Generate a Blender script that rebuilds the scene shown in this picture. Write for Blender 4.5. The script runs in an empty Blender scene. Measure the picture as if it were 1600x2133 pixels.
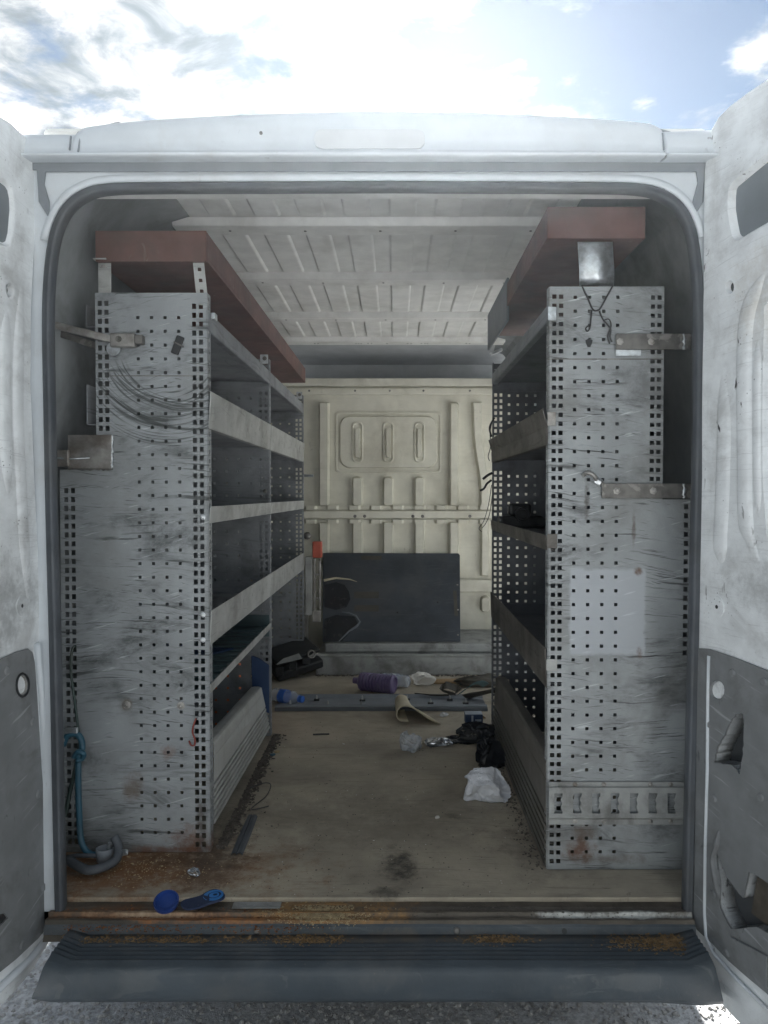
import bpy, bmesh, math, random
from mathutils import Vector, noise as mnoise
from mathutils.geometry import tessellate_polygon, delaunay_2d_cdt
R = math.radians
random.seed(7)
scn = bpy.context.scene
col = scn.collection
# ------------------------------------------------------------------ camera, sky, sun, exposure
ZC = 1.56                      # camera height above the ground
F, CX, CY = 1550.0, 825.0, 1066.5
PITCH = R(1.35)
cam_d = bpy.data.cameras.new("camera"); cam = bpy.data.objects.new("camera", cam_d); col.objects.link(cam)
cam.location = (0, 0, ZC); cam.rotation_euler = (R(90) - PITCH, 0, 0)
cam_d.sensor_fit = 'HORIZONTAL'; cam_d.sensor_width = 36; cam_d.lens = F / 1600 * 36
cam_d.shift_x = -25 / 1600; cam_d.clip_start = 0.02; cam_d.clip_end = 3000
scn.camera = cam
SUN_EL, SUN_AZ = R(29.8), R(3.0)          # behind the van, a little towards +x
SUN = Vector((math.sin(SUN_AZ) * math.cos(SUN_EL), math.cos(SUN_AZ) * math.cos(SUN_EL), math.sin(SUN_EL)))
sl = bpy.data.lights.new("sun", 'SUN'); sl.energy = 5.0; sl.angle = R(0.6); sl.color = (1.0, .97, .93)
so = bpy.data.objects.new("sun", sl); col.objects.link(so)
so.rotation_euler = (-SUN).to_track_quat('-Z', 'Y').to_euler()
scn.view_settings.view_transform = 'Standard'; scn.view_settings.look = 'None'
scn.view_settings.exposure = 2.75; scn.view_settings.gamma = 1.0
scn.cycles.use_denoising = True; scn.cycles.use_adaptive_sampling = True; scn.cycles.adaptive_threshold = .02
scn.cycles.max_bounces = 8; scn.cycles.diffuse_bounces = 4; scn.cycles.transparent_max_bounces = 12
scn.cycles.sample_clamp_indirect = 8

# ------------------------------------------------------------------ node helper
class G:
    def __init__(s, nt): s.nt = nt; s.N = nt.nodes; s.L = nt.links
    def put(s, sock, v):
        if isinstance(v, bpy.types.NodeSocket): s.L.new(v, sock)
        elif isinstance(v, (tuple, list)) and sock.type == 'RGBA': sock.default_value = tuple(v[:3]) + (1,)
        else: sock.default_value = v
    def m(s, op, a, b=0.0, c=0.0, clamp=False):
        n = s.N.new('ShaderNodeMath'); n.operation = op; n.use_clamp = clamp
        s.put(n.inputs[0], a); s.put(n.inputs[1], b); s.put(n.inputs[2], c); return n.outputs[0]
    def add(s, a, b): return s.m('ADD', a, b)
    def mul(s, a, b): return s.m('MULTIPLY', a, b)
    def sub(s, a, b): return s.m('SUBTRACT', a, b)
    def sep(s, v):
        n = s.N.new('ShaderNodeSeparateXYZ'); s.put(n.inputs[0], v); return n.outputs
    def comb(s, x=0.0, y=0.0, z=0.0):
        n = s.N.new('ShaderNodeCombineXYZ'); s.put(n.inputs[0], x); s.put(n.inputs[1], y); s.put(n.inputs[2], z); return n.outputs[0]
    def map(s, v, loc=(0, 0, 0), rot=(0, 0, 0), scale=(1, 1, 1)):
        n = s.N.new('ShaderNodeMapping'); s.put(n.inputs[0], v)
        n.inputs[1].default_value = loc; n.inputs[2].default_value = rot; n.inputs[3].default_value = scale; return n.outputs[0]
    def noise(s, v, scale=5.0, detail=4.0, rough=.55, dist=0.0):
        n = s.N.new('ShaderNodeTexNoise'); s.put(n.inputs['Vector'], v); n.inputs['Scale'].default_value = scale
        n.inputs['Detail'].default_value = detail; n.inputs['Roughness'].default_value = rough; n.inputs['Distortion'].default_value = dist
        return n.outputs['Fac']
    def vor(s, v, scale=5.0, feature='F1'):
        n = s.N.new('ShaderNodeTexVoronoi'); n.feature = feature; s.put(n.inputs['Vector'], v); n.inputs['Scale'].default_value = scale
        return n.outputs[0]
    def ramp(s, f, lo, hi, a=0.0, b=1.0):
        n = s.N.new('ShaderNodeMapRange'); n.interpolation_type = 'SMOOTHSTEP'; n.clamp = True
        s.put(n.inputs[0], f); n.inputs[1].default_value = lo; n.inputs[2].default_value = hi; n.inputs[3].default_value = a; n.inputs[4].default_value = b
        return n.outputs[0]
    def mix(s, f, a, b, blend='MIX'):
        n = s.N.new('ShaderNodeMix'); n.data_type = 'RGBA'; n.blend_type = blend
        s.put(n.inputs[0], f); s.put(n.inputs[6], a); s.put(n.inputs[7], b); return n.outputs[2]
    def obj(s): return s.N.new('ShaderNodeTexCoord').outputs['Object']

# world: clear sky with broken clouds
SKY, CLOUD_LO, CLOUD_HI = .055, 1.25, 5.2
w = bpy.data.worlds.new("World"); scn.world = w; w.use_nodes = True
g = G(w.node_tree); g.N.clear()
sky = g.N.new('ShaderNodeTexSky'); sky.sky_type = 'NISHITA'; sky.sun_disc = False
sky.sun_elevation = SUN_EL; sky.sun_rotation = SUN_AZ; sky.altitude = 100; sky.air_density = 1.0; sky.dust_density = .1; sky.ozone_density = 1.0
dirv = g.N.new('ShaderNodeTexCoord').outputs['Generated']
dx, dy, dz = g.sep(dirv)
zz = g.add(g.m('MAXIMUM', dz, 0.0), .10)
uv = g.comb(g.m('DIVIDE', dx, zz), g.m('DIVIDE', dy, zz), 0.0)
big = g.noise(g.map(uv, loc=(20.7, 4.4, 0)), .6, 2, .5)
med = g.noise(g.map(uv, loc=(5.1, 1.7, 0)), 3.4, 10, .58, .25)
fine = g.noise(g.map(uv, loc=(1.1, 8.7, 0)), 5.5, 8, .6, .5)
cov = g.add(med, g.mul(g.sub(big, .445), 1.0))
dens = g.ramp(cov, .48, .60)
dens = g.mul(dens, g.ramp(dz, 0.0, .08))
dn = g.N.new('ShaderNodeVectorMath'); dn.operation = 'DOT_PRODUCT'
nv = g.N.new('ShaderNodeVectorMath'); nv.operation = 'NORMALIZE'; g.put(nv.inputs[0], dirv)
g.put(dn.inputs[0], nv.outputs[0]); dn.inputs[1].default_value = SUN
sd = g.m('MAXIMUM', dn.outputs['Value'], 0.0)
glow = g.add(g.mul(g.m('POWER', sd, 140.0), 6.0), g.mul(g.m('POWER', sd, 20.0), .5))
lum = g.add(g.add(CLOUD_LO, glow), g.mul(g.ramp(fine, .34, .80), CLOUD_HI - CLOUD_LO))
cw = g.mix(g.ramp(fine, .38, .58), (.80, .91, 1.0), (.98, .985, .98))
cc = g.N.new('ShaderNodeVectorMath'); cc.operation = 'SCALE'; g.put(cc.inputs[0], cw); g.put(cc.inputs['Scale'], lum)
fin = g.mix(dens, g.mix(1.0, sky.outputs[0], (.34, .32, .295), 'MULTIPLY'), cc.outputs[0])
bg = g.N.new('ShaderNodeBackground'); bg.inputs[1].default_value = SKY; g.put(bg.inputs[0], fin)
wo = g.N.new('ShaderNodeOutputWorld'); g.L.new(bg.outputs[0], wo.inputs[0])

# ------------------------------------------------------------------ pixel rays (photo measurements -> real points, camera-relative)
FW = Vector((0, math.cos(PITCH), -math.sin(PITCH))); UP = Vector((0, math.sin(PITCH), math.cos(PITCH)))
def ray(px, py): return Vector(((px - CX) / F, 0, 0)) + FW + UP * ((CY - py) / F)
def AY(px, py, Y): r = ray(px, py); return r * (Y / r.y)
def AZ(px, py, Z): r = ray(px, py); return r * (Z / r.z)
def AX(px, py, X): r = ray(px, py); return r * (X / r.x)

# ------------------------------------------------------------------ materials
MATS = {}
def mat(name, base, rough=.55, metal=0.0, var=.18, vs=9.0, dirt=None, damt=.5, ds=4.0, dlo=.45, dhi=.7, scuff=0.0, scuffcol=(.03, .03, .03), axis='x',
        spec=0.0, speccol=(.02, .02, .02), stains=(), arcs=(), bump=0.0, bs=60.0, alpha=None, trans=0.0, boxes=(), ior=1.45, marks=0.0, light=0.0, sheen=0.0):
    M = bpy.data.materials.new(name); M.use_nodes = True; g = G(M.node_tree); b = g.N['Principled BSDF']
    p = g.obj(); c = base
    n1 = g.noise(p, vs, 5, .6)
    dk = tuple(x * (1 - var) for x in base); lt = tuple(min(1, x * (1 + var)) for x in base)
    c = g.mix(g.ramp(n1, .3, .7), dk, lt)
    x, y, z = g.sep(p)
    if axis == 'y': u, v = y, z
    elif axis == 'xy': u, v = x, y
    else: u, v = x, z
    for (c0, c1, bu, bv, bc, bst) in boxes:            # cleaner / repainted rectangles
        e = g.mul(g.sub(g.noise(p, 30, 4), .5), .02)
        fu = g.ramp(g.add(g.m('ABSOLUTE', g.sub(u, c0)), e), bu - .006, bu + .004, 1, 0)
        fv = g.ramp(g.add(g.m('ABSOLUTE', g.sub(v, c1)), e), bv - .006, bv + .004, 1, 0)
        c = g.mix(g.mul(g.mul(fu, fv), bst), c, bc)
        keep = g.sub(1.0, g.mul(g.mul(fu, fv), bst))
    kp = keep if boxes else 1.0
    if dirt:
        d = g.ramp(g.noise(p, ds, 7, .65, .4), dlo, dhi); c = g.mix(g.mul(g.mul(d, damt), kp), c, dirt)
    if scuff:
        wv = g.add(v, g.add(g.mul(g.sub(g.noise(p, 2.0, 1, .5), .5), .10), g.mul(g.sub(g.noise(p, 40, 2, .5), .5), .004)))
        mk = g.ramp(g.noise(g.map(p, scale=(1, 1, 1.6)), 5.2, 4, .6), .44, .62)
        sm = g.noise(g.comb(g.mul(u, 3.2), 1.0, g.mul(wv, 11.0)), 1.0, 9, .78, .8)
        c = g.mix(g.mul(g.mul(g.mul(g.ramp(sm, .42, .66), mk), scuff * .75), kp), c, scuffcol)
        for (fu, fv, tl, lo, hi, sd_, stg) in ((3.0, 85.0, .02, .575, .68, 2.0, .8), (5.0, 210.0, .06, .60, .66, 6.0, .95), (14.0, 230.0, .16, .62, .67, 3.0, .75), (11.0, 200.0, -.22, .63, .69, 9.0, .6)):
            q2 = g.noise(g.comb(g.mul(u, fu), sd_, g.mul(g.add(wv, g.mul(u, tl)), fv)), 1.0, 3, .6, .25)
            k2 = g.ramp(g.noise(g.map(p, loc=(sd_, 1, 2 * sd_), scale=(1, 1, 1.8)), 6.0, 3), .43, .58)
            c = g.mix(g.mul(g.mul(g.mul(g.ramp(q2, lo, hi), k2), min(1, scuff * stg)), kp), c, scuffcol)
    if light:
        st3 = g.noise(g.comb(g.mul(u, 9.0), 7.0, g.mul(g.sub(v, g.mul(u, .25)), 120.0)), 1.0, 3, .5, .3)
        c = g.mix(g.mul(g.ramp(st3, .63, .72), light), c, tuple(min(1, q * 1.9 + .05) for q in base))
    for (ax_, az_, r0, r1, a0, a1, stv) in arcs:       # swing marks: rings round a point
        ddx = g.sub(u, ax_); ddz = g.sub(v, az_)
        rr = g.m('SQRT', g.add(g.mul(ddx, ddx), g.mul(ddz, ddz)))
        an = g.m('ARCTAN2', ddz, ddx)
        win = g.mul(g.ramp(rr, r0, r0 + .01), g.ramp(rr, r1 - .01, r1, 1, 0))
        aw = g.mul(g.ramp(an, a0, a0 + .25), g.ramp(an, a1 - .25, a1, 1, 0))
        ln = g.ramp(g.noise(g.comb(g.mul(rr, 130.0), g.mul(an, .8), 0.0), 1.0, 3, .6), .5, .62)
        c = g.mix(g.mul(g.mul(win, aw), g.mul(ln, stv)), c, scuffcol)
    if marks:
        mm = g.noise(g.map(p, rot=(.4, .3, .5), scale=(60, 60, 22)), 1.0, 3, .5, .6)
        mk = g.ramp(g.noise(p, 5.5, 2), .5, .66)
        c = g.mix(g.mul(g.mul(g.ramp(mm, .66, .72), mk), marks), c, scuffcol)
    if spec:
        sp = g.ramp(g.vor(p, 85.0), .10, .16, 1, 0); sm = g.ramp(g.noise(p, 11, 3), .48, .7)
        c = g.mix(g.mul(g.mul(sp, sm), spec), c, speccol)
    for (sx, sy, sz, rx, ry, rz, sc, sst) in stains:
        q = g.map(p, loc=(-sx / rx, -sy / ry, -sz / rz), scale=(1 / rx, 1 / ry, 1 / rz))
        ln = g.N.new('ShaderNodeVectorMath'); ln.operation = 'LENGTH'; g.put(ln.inputs[0], q)
        e = g.add(ln.outputs['Value'], g.mul(g.sub(g.noise(p, 9, 8, .8), .5), 3.2))
        c = g.mix(g.mul(g.mul(g.ramp(e, .25, 1.15, 1, 0), g.ramp(g.noise(p, 33, 5, .7), .3, .6, .35, 1.0)), sst), c, sc)
    g.put(b.inputs['Base Color'], c)
    g.put(b.inputs['Roughness'], g.add(rough, g.mul(g.sub(g.noise(p, 23, 3), .5), .22)))
    b.inputs['Metallic'].default_value = metal; b.inputs['IOR'].default_value = ior
    if trans: b.inputs['Transmission Weight'].default_value = trans
    if alpha is not None: b.inputs['Alpha'].default_value = alpha
    if bump:
        bn = g.N.new('ShaderNodeBump'); bn.inputs['Strength'].default_value = bump; bn.inputs['Distance'].default_value = .01
        g.put(bn.inputs['Height'], g.add(g.noise(p, bs, 5, .6), g.mul(g.noise(p, bs / 8, 2), 1.2))); g.L.new(bn.outputs[0], b.inputs['Normal'])
    MATS[name] = M; return M

# ------------------------------------------------------------------ mesh builder
class MB:
    def __init__(s): s.v = []; s.f = []
    def face(s, pts):
        i = len(s.v); s.v += [Vector(p) for p in pts]; s.f.append(tuple(range(i, i + len(pts)))); return s
    def box(s, x0, x1, y0, y1, z0, z1):
        i = len(s.v)
        s.v += [Vector((x, y, z)) for z in (z0, z1) for y in (y0, y1) for x in (x0, x1)]
        s.f += [tuple(i + k for k in q) for q in ((0, 2, 3, 1), (4, 5, 7, 6), (0, 1, 5, 4), (2, 6, 7, 3), (0, 4, 6, 2), (1, 3, 7, 5))]; return s
    def bar(s, a, b, w, h, up=(0, 0, 1)):
        a, b = Vector(a), Vector(b); d = (b - a).normalized(); sd = d.cross(Vector(up)).normalized(); u2 = sd.cross(d).normalized()
        i = len(s.v)
        for p in (a, b):
            for (q, r) in ((-1, -1), (1, -1), (1, 1), (-1, 1)): s.v.append(p + sd * (q * w / 2) + u2 * (r * h / 2))
        s.f += [tuple(i + k for k in q) for q in ((3, 2, 1, 0), (4, 5, 6, 7), (0, 1, 5, 4), (1, 2, 6, 5), (2, 3, 7, 6), (3, 0, 4, 7))]; return s
    def grid(s, rows, closed=False, flip=False):
        i = len(s.v); n = len(rows[0])
        for r in rows: s.v += [Vector(p) for p in r]
        for a in range(len(rows) - 1):
            for b in range(n if closed else n - 1):
                q = (i + a * n + b, i + a * n + (b + 1) % n, i + (a + 1) * n + (b + 1) % n, i + (a + 1) * n + b)
                s.f.append(q[::-1] if flip else q)
        return s
    def tube(s, pts, r, seg=8, caps=True):
        pts = [Vector(p) for p in pts]; rs = r if isinstance(r, (list, tuple)) else [r] * len(pts)
        rows = []; pu = None
        for k, p in enumerate(pts):
            d = (pts[min(k + 1, len(pts) - 1)] - pts[max(k - 1, 0)]).normalized()
            if pu is None: pu = Vector((0, 0, 1)) if abs(d.z) < .9 else Vector((1, 0, 0))
            sd = d.cross(pu).normalized(); pu = sd.cross(d).normalized()
            rows.append([p + (sd * math.cos(t) + pu * math.sin(t)) * rs[k] for t in (2 * math.pi * j / seg for j in range(seg))])
        i = len(s.v); s.grid(rows, True)
        if caps:
            n = len(rows); s.f.append(tuple(i + k for k in range(seg))[::-1]); s.f.append(tuple(i + (n - 1) * seg + k for k in range(seg)))
        return s
    def lathe(s, base, axis, prof, seg=20):
        base = Vector(base); ax = Vector(axis).normalized(); u = ax.orthogonal().normalized(); w_ = ax.cross(u)
        rows = [[base + ax * h + (u * math.cos(t) + w_ * math.sin(t)) * r for t in (2 * math.pi * j / seg for j in range(seg))] for (r, h) in prof]
        i = len(s.v); s.grid(rows, True); n = len(rows)
        s.f.append(tuple(i + k for k in range(seg))[::-1]); s.f.append(tuple(i + (n - 1) * seg + k for k in range(seg))); return s
    def poly(s, loops, to3d, t, both=True):
        """flat plate with holes: loops of 2-D points, to3d(u, v, depth); depth 0 is the front, t the back"""
        flat = [p for lp in loops for p in lp]; n = len(flat)
        if len(loops) > 1:
            ed, o = [], 0
            for lp in loops: ed += [(o + k, o + (k + 1) % len(lp)) for k in range(len(lp))]; o += len(lp)
            r = delaunay_2d_cdt([Vector((p[0], p[1])) for p in flat], ed, [], 0, 1e-7)
            def ins_(q, lp):
                c = False; n_ = len(lp)
                for k in range(n_):
                    a, e = lp[k], lp[(k + 1) % n_]
                    if (a[1] > q[1]) != (e[1] > q[1]) and q[0] < (e[0] - a[0]) * (q[1] - a[1]) / (e[1] - a[1]) + a[0]: c = not c
                return c
            tris = []
            if len(r[0]) == n:
                for f in r[2]:
                    q = ((r[0][f[0]].x + r[0][f[1]].x + r[0][f[2]].x) / 3, (r[0][f[0]].y + r[0][f[1]].y + r[0][f[2]].y) / 3)
                    if ins_(q, loops[0]) and not any(ins_(q, lp) for lp in loops[1:]): tris.append(tuple(f))
            else: print('cdt added points', len(r[0]) - n)
        if len(loops) == 1 or not tris: tris = tessellate_polygon([[Vector((p[0], p[1], 0)) for p in lp] for lp in loops])
        i = len(s.v); s.v += [Vector(to3d(p[0], p[1], 0)) for p in flat]
        s.f += [tuple(i + k for k in q) for q in tris]
        if t:
            s.v += [Vector(to3d(p[0], p[1], t)) for p in flat]
            s.f += [tuple(i + n + k for k in q[::-1]) for q in tris]
            o = 0
            for lp in loops:
                m_ = len(lp)
                for k in range(m_): s.f.append((i + o + k, i + o + (k + 1) % m_, i + n + o + (k + 1) % m_, i + n + o + k))
                o += m_
        return s
    def build(s, name, m, parent=None, smooth=False, bevel=0.0, seg=2, solid=0.0, subsurf=0, stuff=False, recentre=False, weld=False):
        me = bpy.data.meshes.new(name)
        off = Vector((0, 0, 0)); vs = s.v
        if recentre:
            lo = Vector([min(v[k] for v in vs) for k in range(3)]); hi = Vector([max(v[k] for v in vs) for k in range(3)])
            off = Vector(((lo.x + hi.x) / 2, (lo.y + hi.y) / 2, lo.z)); vs = [v - off for v in vs]
        me.from_pydata([tuple(v) for v in vs], [], s.f)
        bm = bmesh.new(); bm.from_mesh(me)
        if weld: bmesh.ops.remove_doubles(bm, verts=bm.verts, dist=1e-5)
        bmesh.ops.recalc_face_normals(bm, faces=bm.faces); bm.to_mesh(me); bm.free()
        o = bpy.data.objects.new(name, me); col.objects.link(o)
        me.materials.append(MATS[m] if isinstance(m, str) else m)
        if smooth:
            me.polygons.foreach_set('use_smooth', [True] * len(me.polygons)); me.update()
        if solid:
            q = o.modifiers.new('solid', 'SOLIDIFY'); q.thickness = solid; q.offset = 0
        if bevel:
            q = o.modifiers.new('bevel', 'BEVEL'); q.width = bevel; q.segments = seg; q.limit_method = 'ANGLE'; q.angle_limit = R(35)
        if subsurf:
            q = o.modifiers.new('sub', 'SUBSURF'); q.levels = q.render_levels = subsurf
        if smooth and not subsurf:
            q = o.modifiers.new('wn', 'WEIGHTED_NORMAL') if bevel else None
        if parent is None: o.location = Vector((0, 0, ZC)) + off
        elif parent.type == 'EMPTY': o.parent = parent; o.location = Vector((0, 0, ZC)) - parent.location
        else: o.parent = parent
        if stuff: o['kind'] = 'stuff'
        return o
def tag(o, label=None, cat=None, group=None, kind=None):
    if label: o['label'] = label
    if cat: o['category'] = cat
    if group: o['group'] = group
    if kind: o['kind'] = kind
    return o
def empty(name, loc, label, cat, group=None):
    o = bpy.data.objects.new(name, None); col.objects.link(o); o.location = Vector(loc) + Vector((0, 0, ZC)); o.empty_display_size = .05
    return tag(o, label, cat, group)
def smoothpath(pts, n=6, closed=False):
    pts = [Vector(p) for p in pts]; out = []; N = len(pts)
    for k in range(N - (0 if closed else 1)):
        p0 = pts[(k - 1) % N] if closed or k > 0 else pts[0]; p1 = pts[k]; p2 = pts[(k + 1) % N]; p3 = pts[(k + 2) % N] if closed or k + 2 < N else pts[-1]
        for j in range(n):
            t = j / n
            out.append(.5 * ((2 * p1) + (p2 - p0) * t + (2 * p0 - 5 * p1 + 4 * p2 - p3) * t * t + (3 * p1 - p0 - 3 * p2 + p3) * t ** 3))
    if not closed: out.append(pts[-1])
    return out
def rrect(u0, u1, v0, v1, r, n=5):
    out = []
    for (cu, cv, a) in ((u1 - r, v0 + r, -90), (u1 - r, v1 - r, 0), (u0 + r, v1 - r, 90), (u0 + r, v0 + r, 180)):
        for k in range(n + 1):
            t = R(a + 90 * k / n); out.append((cu + r * math.cos(t), cv + r * math.sin(t)))
    return out
def circ(u, v, ru, rv=None, n=16):
    rv = rv or ru; return [(u + ru * math.cos(2 * math.pi * k / n), v + rv * math.sin(2 * math.pi * k / n)) for k in range(n)]

# ------------------------------------------------------------------ key dimensions (camera-relative metres)
ZF = -1.006                    # load floor
Y0 = 1.80                      # rear frame plane
XC = -.052                     # van centre line
YB = 4.68                      # bulkhead
ZT = .905                      # roof skin inside
YL1 = AZ(437, 1776, ZF).y; XL = AZ(437, 1776, ZF).x
YL2 = XL * F / (561 - CX); YL3 = XL * F / (631 - CX)
YR1 = AZ(1140, 1812, ZF).y; XR = AZ(1140, 1812, ZF).x
YR2 = XR * F / (1026 - CX)

RUST = (.16, .06, .02); GRIME = (.05, .042, .032)
mat('white_paint', (.60, .64, .67), .38, var=.05, dirt=(.42, .40, .36), damt=.35, dlo=.5, dhi=.75, marks=.5, scuffcol=(.10, .10, .10), bump=.05, bs=8)
mat('door_paint', (.76, .79, .80), .42, var=.08, vs=14, dirt=(.34, .34, .33), damt=.5, ds=9, dlo=.46, dhi=.72, marks=1.0, scuffcol=(.06, .06, .06), spec=.8, bump=.08, bs=9, light=0, scuff=.18, axis='y',
    stains=[(.80, 1.55, -.42, .10, .3, .05, (.06, .065, .07), .9), (.80, 1.6, .42, .1, .12, .14, (.45, .40, .32), .4), (-.86, 1.65, -.25, .1, .2, .12, (.22, .23, .23), .6), (.80, 1.5, -.20, .1, .3, .08, (.25, .26, .26), .5)])
mat('roof_inner', (.78, .78, .745), .5, var=.08, dirt=(.40, .39, .34), damt=.4)
mat('warm_lit_white', (.67, .65, .55), .5, var=.06, dirt=(.36, .33, .25), damt=.45, ds=2.5, scuff=.12, scuffcol=(.2, .18, .14), marks=.3)  # white paint, its beige cast from light and exposure put into the colour
mat('wall_lining', (.21, .225, .23), .7, var=.12, dirt=(.08, .08, .08), damt=.5)
mat('step_paint', (.33, .34, .33), .6, var=.12, dirt=GRIME, damt=.6, ds=7, scuff=.15, marks=.6)
mat('rubber', (.075, .084, .095), .55, var=.2, dirt=(.10, .10, .09), damt=.35)
mat('gutter_plastic', (.20, .22, .24), .6, var=.1, dirt=(.2, .2, .2), damt=.3)
cl, ch = AY(1265, 1275, YR1), AY(1345, 1185, YR1)
def at1(px, py): p = AY(px, py, YL1); return p
def st(px, py, Y, rx, rz, c, s): p = AY(px, py, Y); return (p.x, p.y, p.z, rx, .3, rz, c, s)
a1 = AY(350, 720, YL1); a2 = AY(400, 640, YL1)
mat('rack_front_l', (.30, .32, .33), .5, metal=.15, var=.10, vs=5, dirt=(.17, .175, .165), damt=.55, ds=3.2, scuff=1.0, scuffcol=(.035, .04, .038), light=.45,
    arcs=[(a1.x, a1.z, .12, .28, -2.9, -.2, .75), (a2.x, a2.z, .25, .36, -2.6, -.5, .8)],
    stains=[st(400, 1750, YL1, .07, .06, RUST, .8), st(340, 1770, YL1, .13, .015, RUST, .7), st(280, 1640, YL1, .035, .05, (.14, .10, .07), .7), st(348, 1565, YL1, .025, .02, RUST, .6), st(420, 1720, YL1, .02, .09, (.05, .035, .025), .8), st(265, 1468, YL1, .02, .02, (.12, .09, .05), .7)])
mat('rack_front_r', (.315, .335, .34), .5, metal=.15, var=.12, vs=6, dirt=(.16, .16, .15), damt=.7, ds=3.6, scuff=1.0, scuffcol=(.04, .04, .04), light=.5,
    boxes=[((cl.x), cl.z, (ch.x - cl.x), (ch.z - cl.z), (.40, .425, .45), .95)],
    stains=[st(1210, 1770, YR1, .05, .045, (.12, .055, .03), .9), st(1215, 1735, YR1, .04, .03, (.10, .07, .05), .8), st(1340, 800, YR1, .07, .07, (.10, .10, .10), .6), st(1222, 1035, YR1, .01, .06, (.06, .05, .04), .8),
            st(1330, 1190, YR1, .012, .012, (.13, .07, .04), .9), st(1332, 1360, YR1, .012, .02, (.13, .07, .04), .9), st(1320, 1105, YR1, .006, .05, (.09, .06, .045), .7), st(1250, 1790, YR1, .12, .015, (.10, .07, .05), .6)])
mat('rack_inner', (.25, .265, .28), .55, metal=.1, var=.12, dirt=(.07, .07, .075), damt=.6, scuff=.4, scuffcol=(.03, .03, .03))
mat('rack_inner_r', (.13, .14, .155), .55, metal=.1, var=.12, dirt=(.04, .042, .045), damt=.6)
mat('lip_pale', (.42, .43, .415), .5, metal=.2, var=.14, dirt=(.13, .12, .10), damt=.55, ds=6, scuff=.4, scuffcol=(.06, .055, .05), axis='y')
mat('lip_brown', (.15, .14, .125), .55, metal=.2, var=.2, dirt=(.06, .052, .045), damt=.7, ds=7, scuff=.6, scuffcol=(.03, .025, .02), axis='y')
mat('kick_pale', (.45, .46, .445), .5, metal=.1, var=.10, vs=5, dirt=(.22, .21, .18), damt=.5, ds=5, marks=.5, bump=.05, bs=20)
mat('kick_brown', (.16, .15, .135), .55, metal=.1, var=.15, vs=5, dirt=(.07, .06, .05), damt=.5, ds=5, marks=.4)
mat('red_bright', (.50, .10, .06), .5, var=.12, dirt=(.25, .08, .05), damt=.4)
mat('teal_mat', (.06, .10, .11), .5, var=.2, dirt=(.09, .08, .07), damt=.5)
mat('red_paint', (.145, .078, .066), .65, var=.22, vs=6, dirt=(.10, .075, .065), damt=.7, ds=5, marks=.6, scuffcol=(.25, .2, .17))
mat('galvanised', (.55, .58, .60), .32, metal=.85, var=.25, vs=45, dirt=(.30, .30, .30), damt=.5, ds=30, bump=.15, bs=60)
mat('bare_steel', (.34, .33, .31), .42, metal=.6, var=.25, vs=25, dirt=(.13, .10, .08), damt=.7, ds=10, bump=.1)
mat('dark_steel', (.15, .145, .135), .45, metal=.5, var=.3, vs=22, dirt=(.30, .29, .27), damt=.7, ds=16, dlo=.55, dhi=.62, bump=.1)
f1 = AZ(310, 1810, ZF); f2 = AZ(835, 1800, ZF); f3 = AZ(940, 1700, ZF)
mat('plywood', (.42, .37, .285), .75, var=.16, vs=4, dirt=(.23, .20, .16), damt=.7, ds=2.4, dlo=.40, dhi=.72, scuff=.35, scuffcol=(.05, .045, .04), axis='xy', spec=.8, speccol=(.045, .04, .03), bump=.25, bs=45, marks=.55,
    stains=[(f1.x, f1.y, ZF, .26, .11, .3, (.17, .075, .028), .9), (f1.x - .05, f1.y, ZF, .50, .24, .3, (.21, .095, .035), .8), (f1.x + .1, f1.y + .05, ZF, .16, .08, .3, (.09, .05, .025), .8), (f2.x, f2.y, ZF, .06, .11, .3, (.05, .045, .038), .95), (f3.x, f3.y, ZF, .03, .03, .3, (.06, .055, .045), .7),
            (-.1, 2.3, ZF, .5, .25, .3, (.20, .175, .14), .5), (-.03, 1.86, ZF, .05, .03, .3, (.05, .045, .04), .7), (.42, 2.15, ZF, .14, .25, .3, (.13, .115, .095), .6), (-.5, 2.1, ZF, .1, .3, .3, (.09, .075, .06), .6)])
mat('sill_metal', (.115, .10, .08), .6, metal=.25, var=.25, vs=14, dirt=(.06, .052, .042), damt=.7, ds=5, spec=.5, bump=.3, bs=50, axis='xy', scuff=.5, scuffcol=(.04, .04, .038),
    stains=[(-.62, 1.785, -1.025, .28, .018, .03, (.34, .15, .06), .95), (-.35, 1.775, -1.03, .30, .012, .03, (.32, .14, .055), .95), (-.70, 1.80, -1.02, .16, .03, .03, (.15, .075, .035), .7), (-.17, 1.80, -1.02, .22, .08, .05, (.33, .19, .075), .9), (.52, 1.785, -1.03, .20, .013, .03, (.62, .63, .60), .95), (-.62, 1.79, -1.03, .20, .012, .03, (.5, .40, .28), .8)])
mat('bumper_plastic', (.052, .066, .078), .5, var=.15, vs=6, dirt=(.11, .115, .115), damt=.6, ds=3.5, spec=.5, speccol=(.17, .15, .12), bump=.10, bs=120, marks=.5, scuffcol=(.16, .17, .17), axis='xy', scuff=.35,
    stains=[(0, 1.745, -1.06, .75, .02, .03, (.12, .10, .075), .7)])
mat('door_trim', (.20, .21, .215), .6, var=.16, vs=6, dirt=(.10, .10, .098), damt=.75, ds=6, marks=.8, scuffcol=(.05, .055, .055), light=.5, axis='y', bump=.15, bs=25)
mat('blank_grey', (.55, .57, .58), .5, var=.05)
mat('lining_grey', (.42, .44, .45), .7, var=.08)
mat('dark_void', (.05, .055, .06), .7, var=.1)
mat('window_blank', (.17, .19, .205), .35, var=.08)
mat('board_black', (.040, .048, .060), .45, var=.3, vs=5, dirt=(.08, .085, .09), damt=.5, ds=3, scuff=.5, scuffcol=(.11, .115, .12), bump=.15, bs=20)
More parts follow.
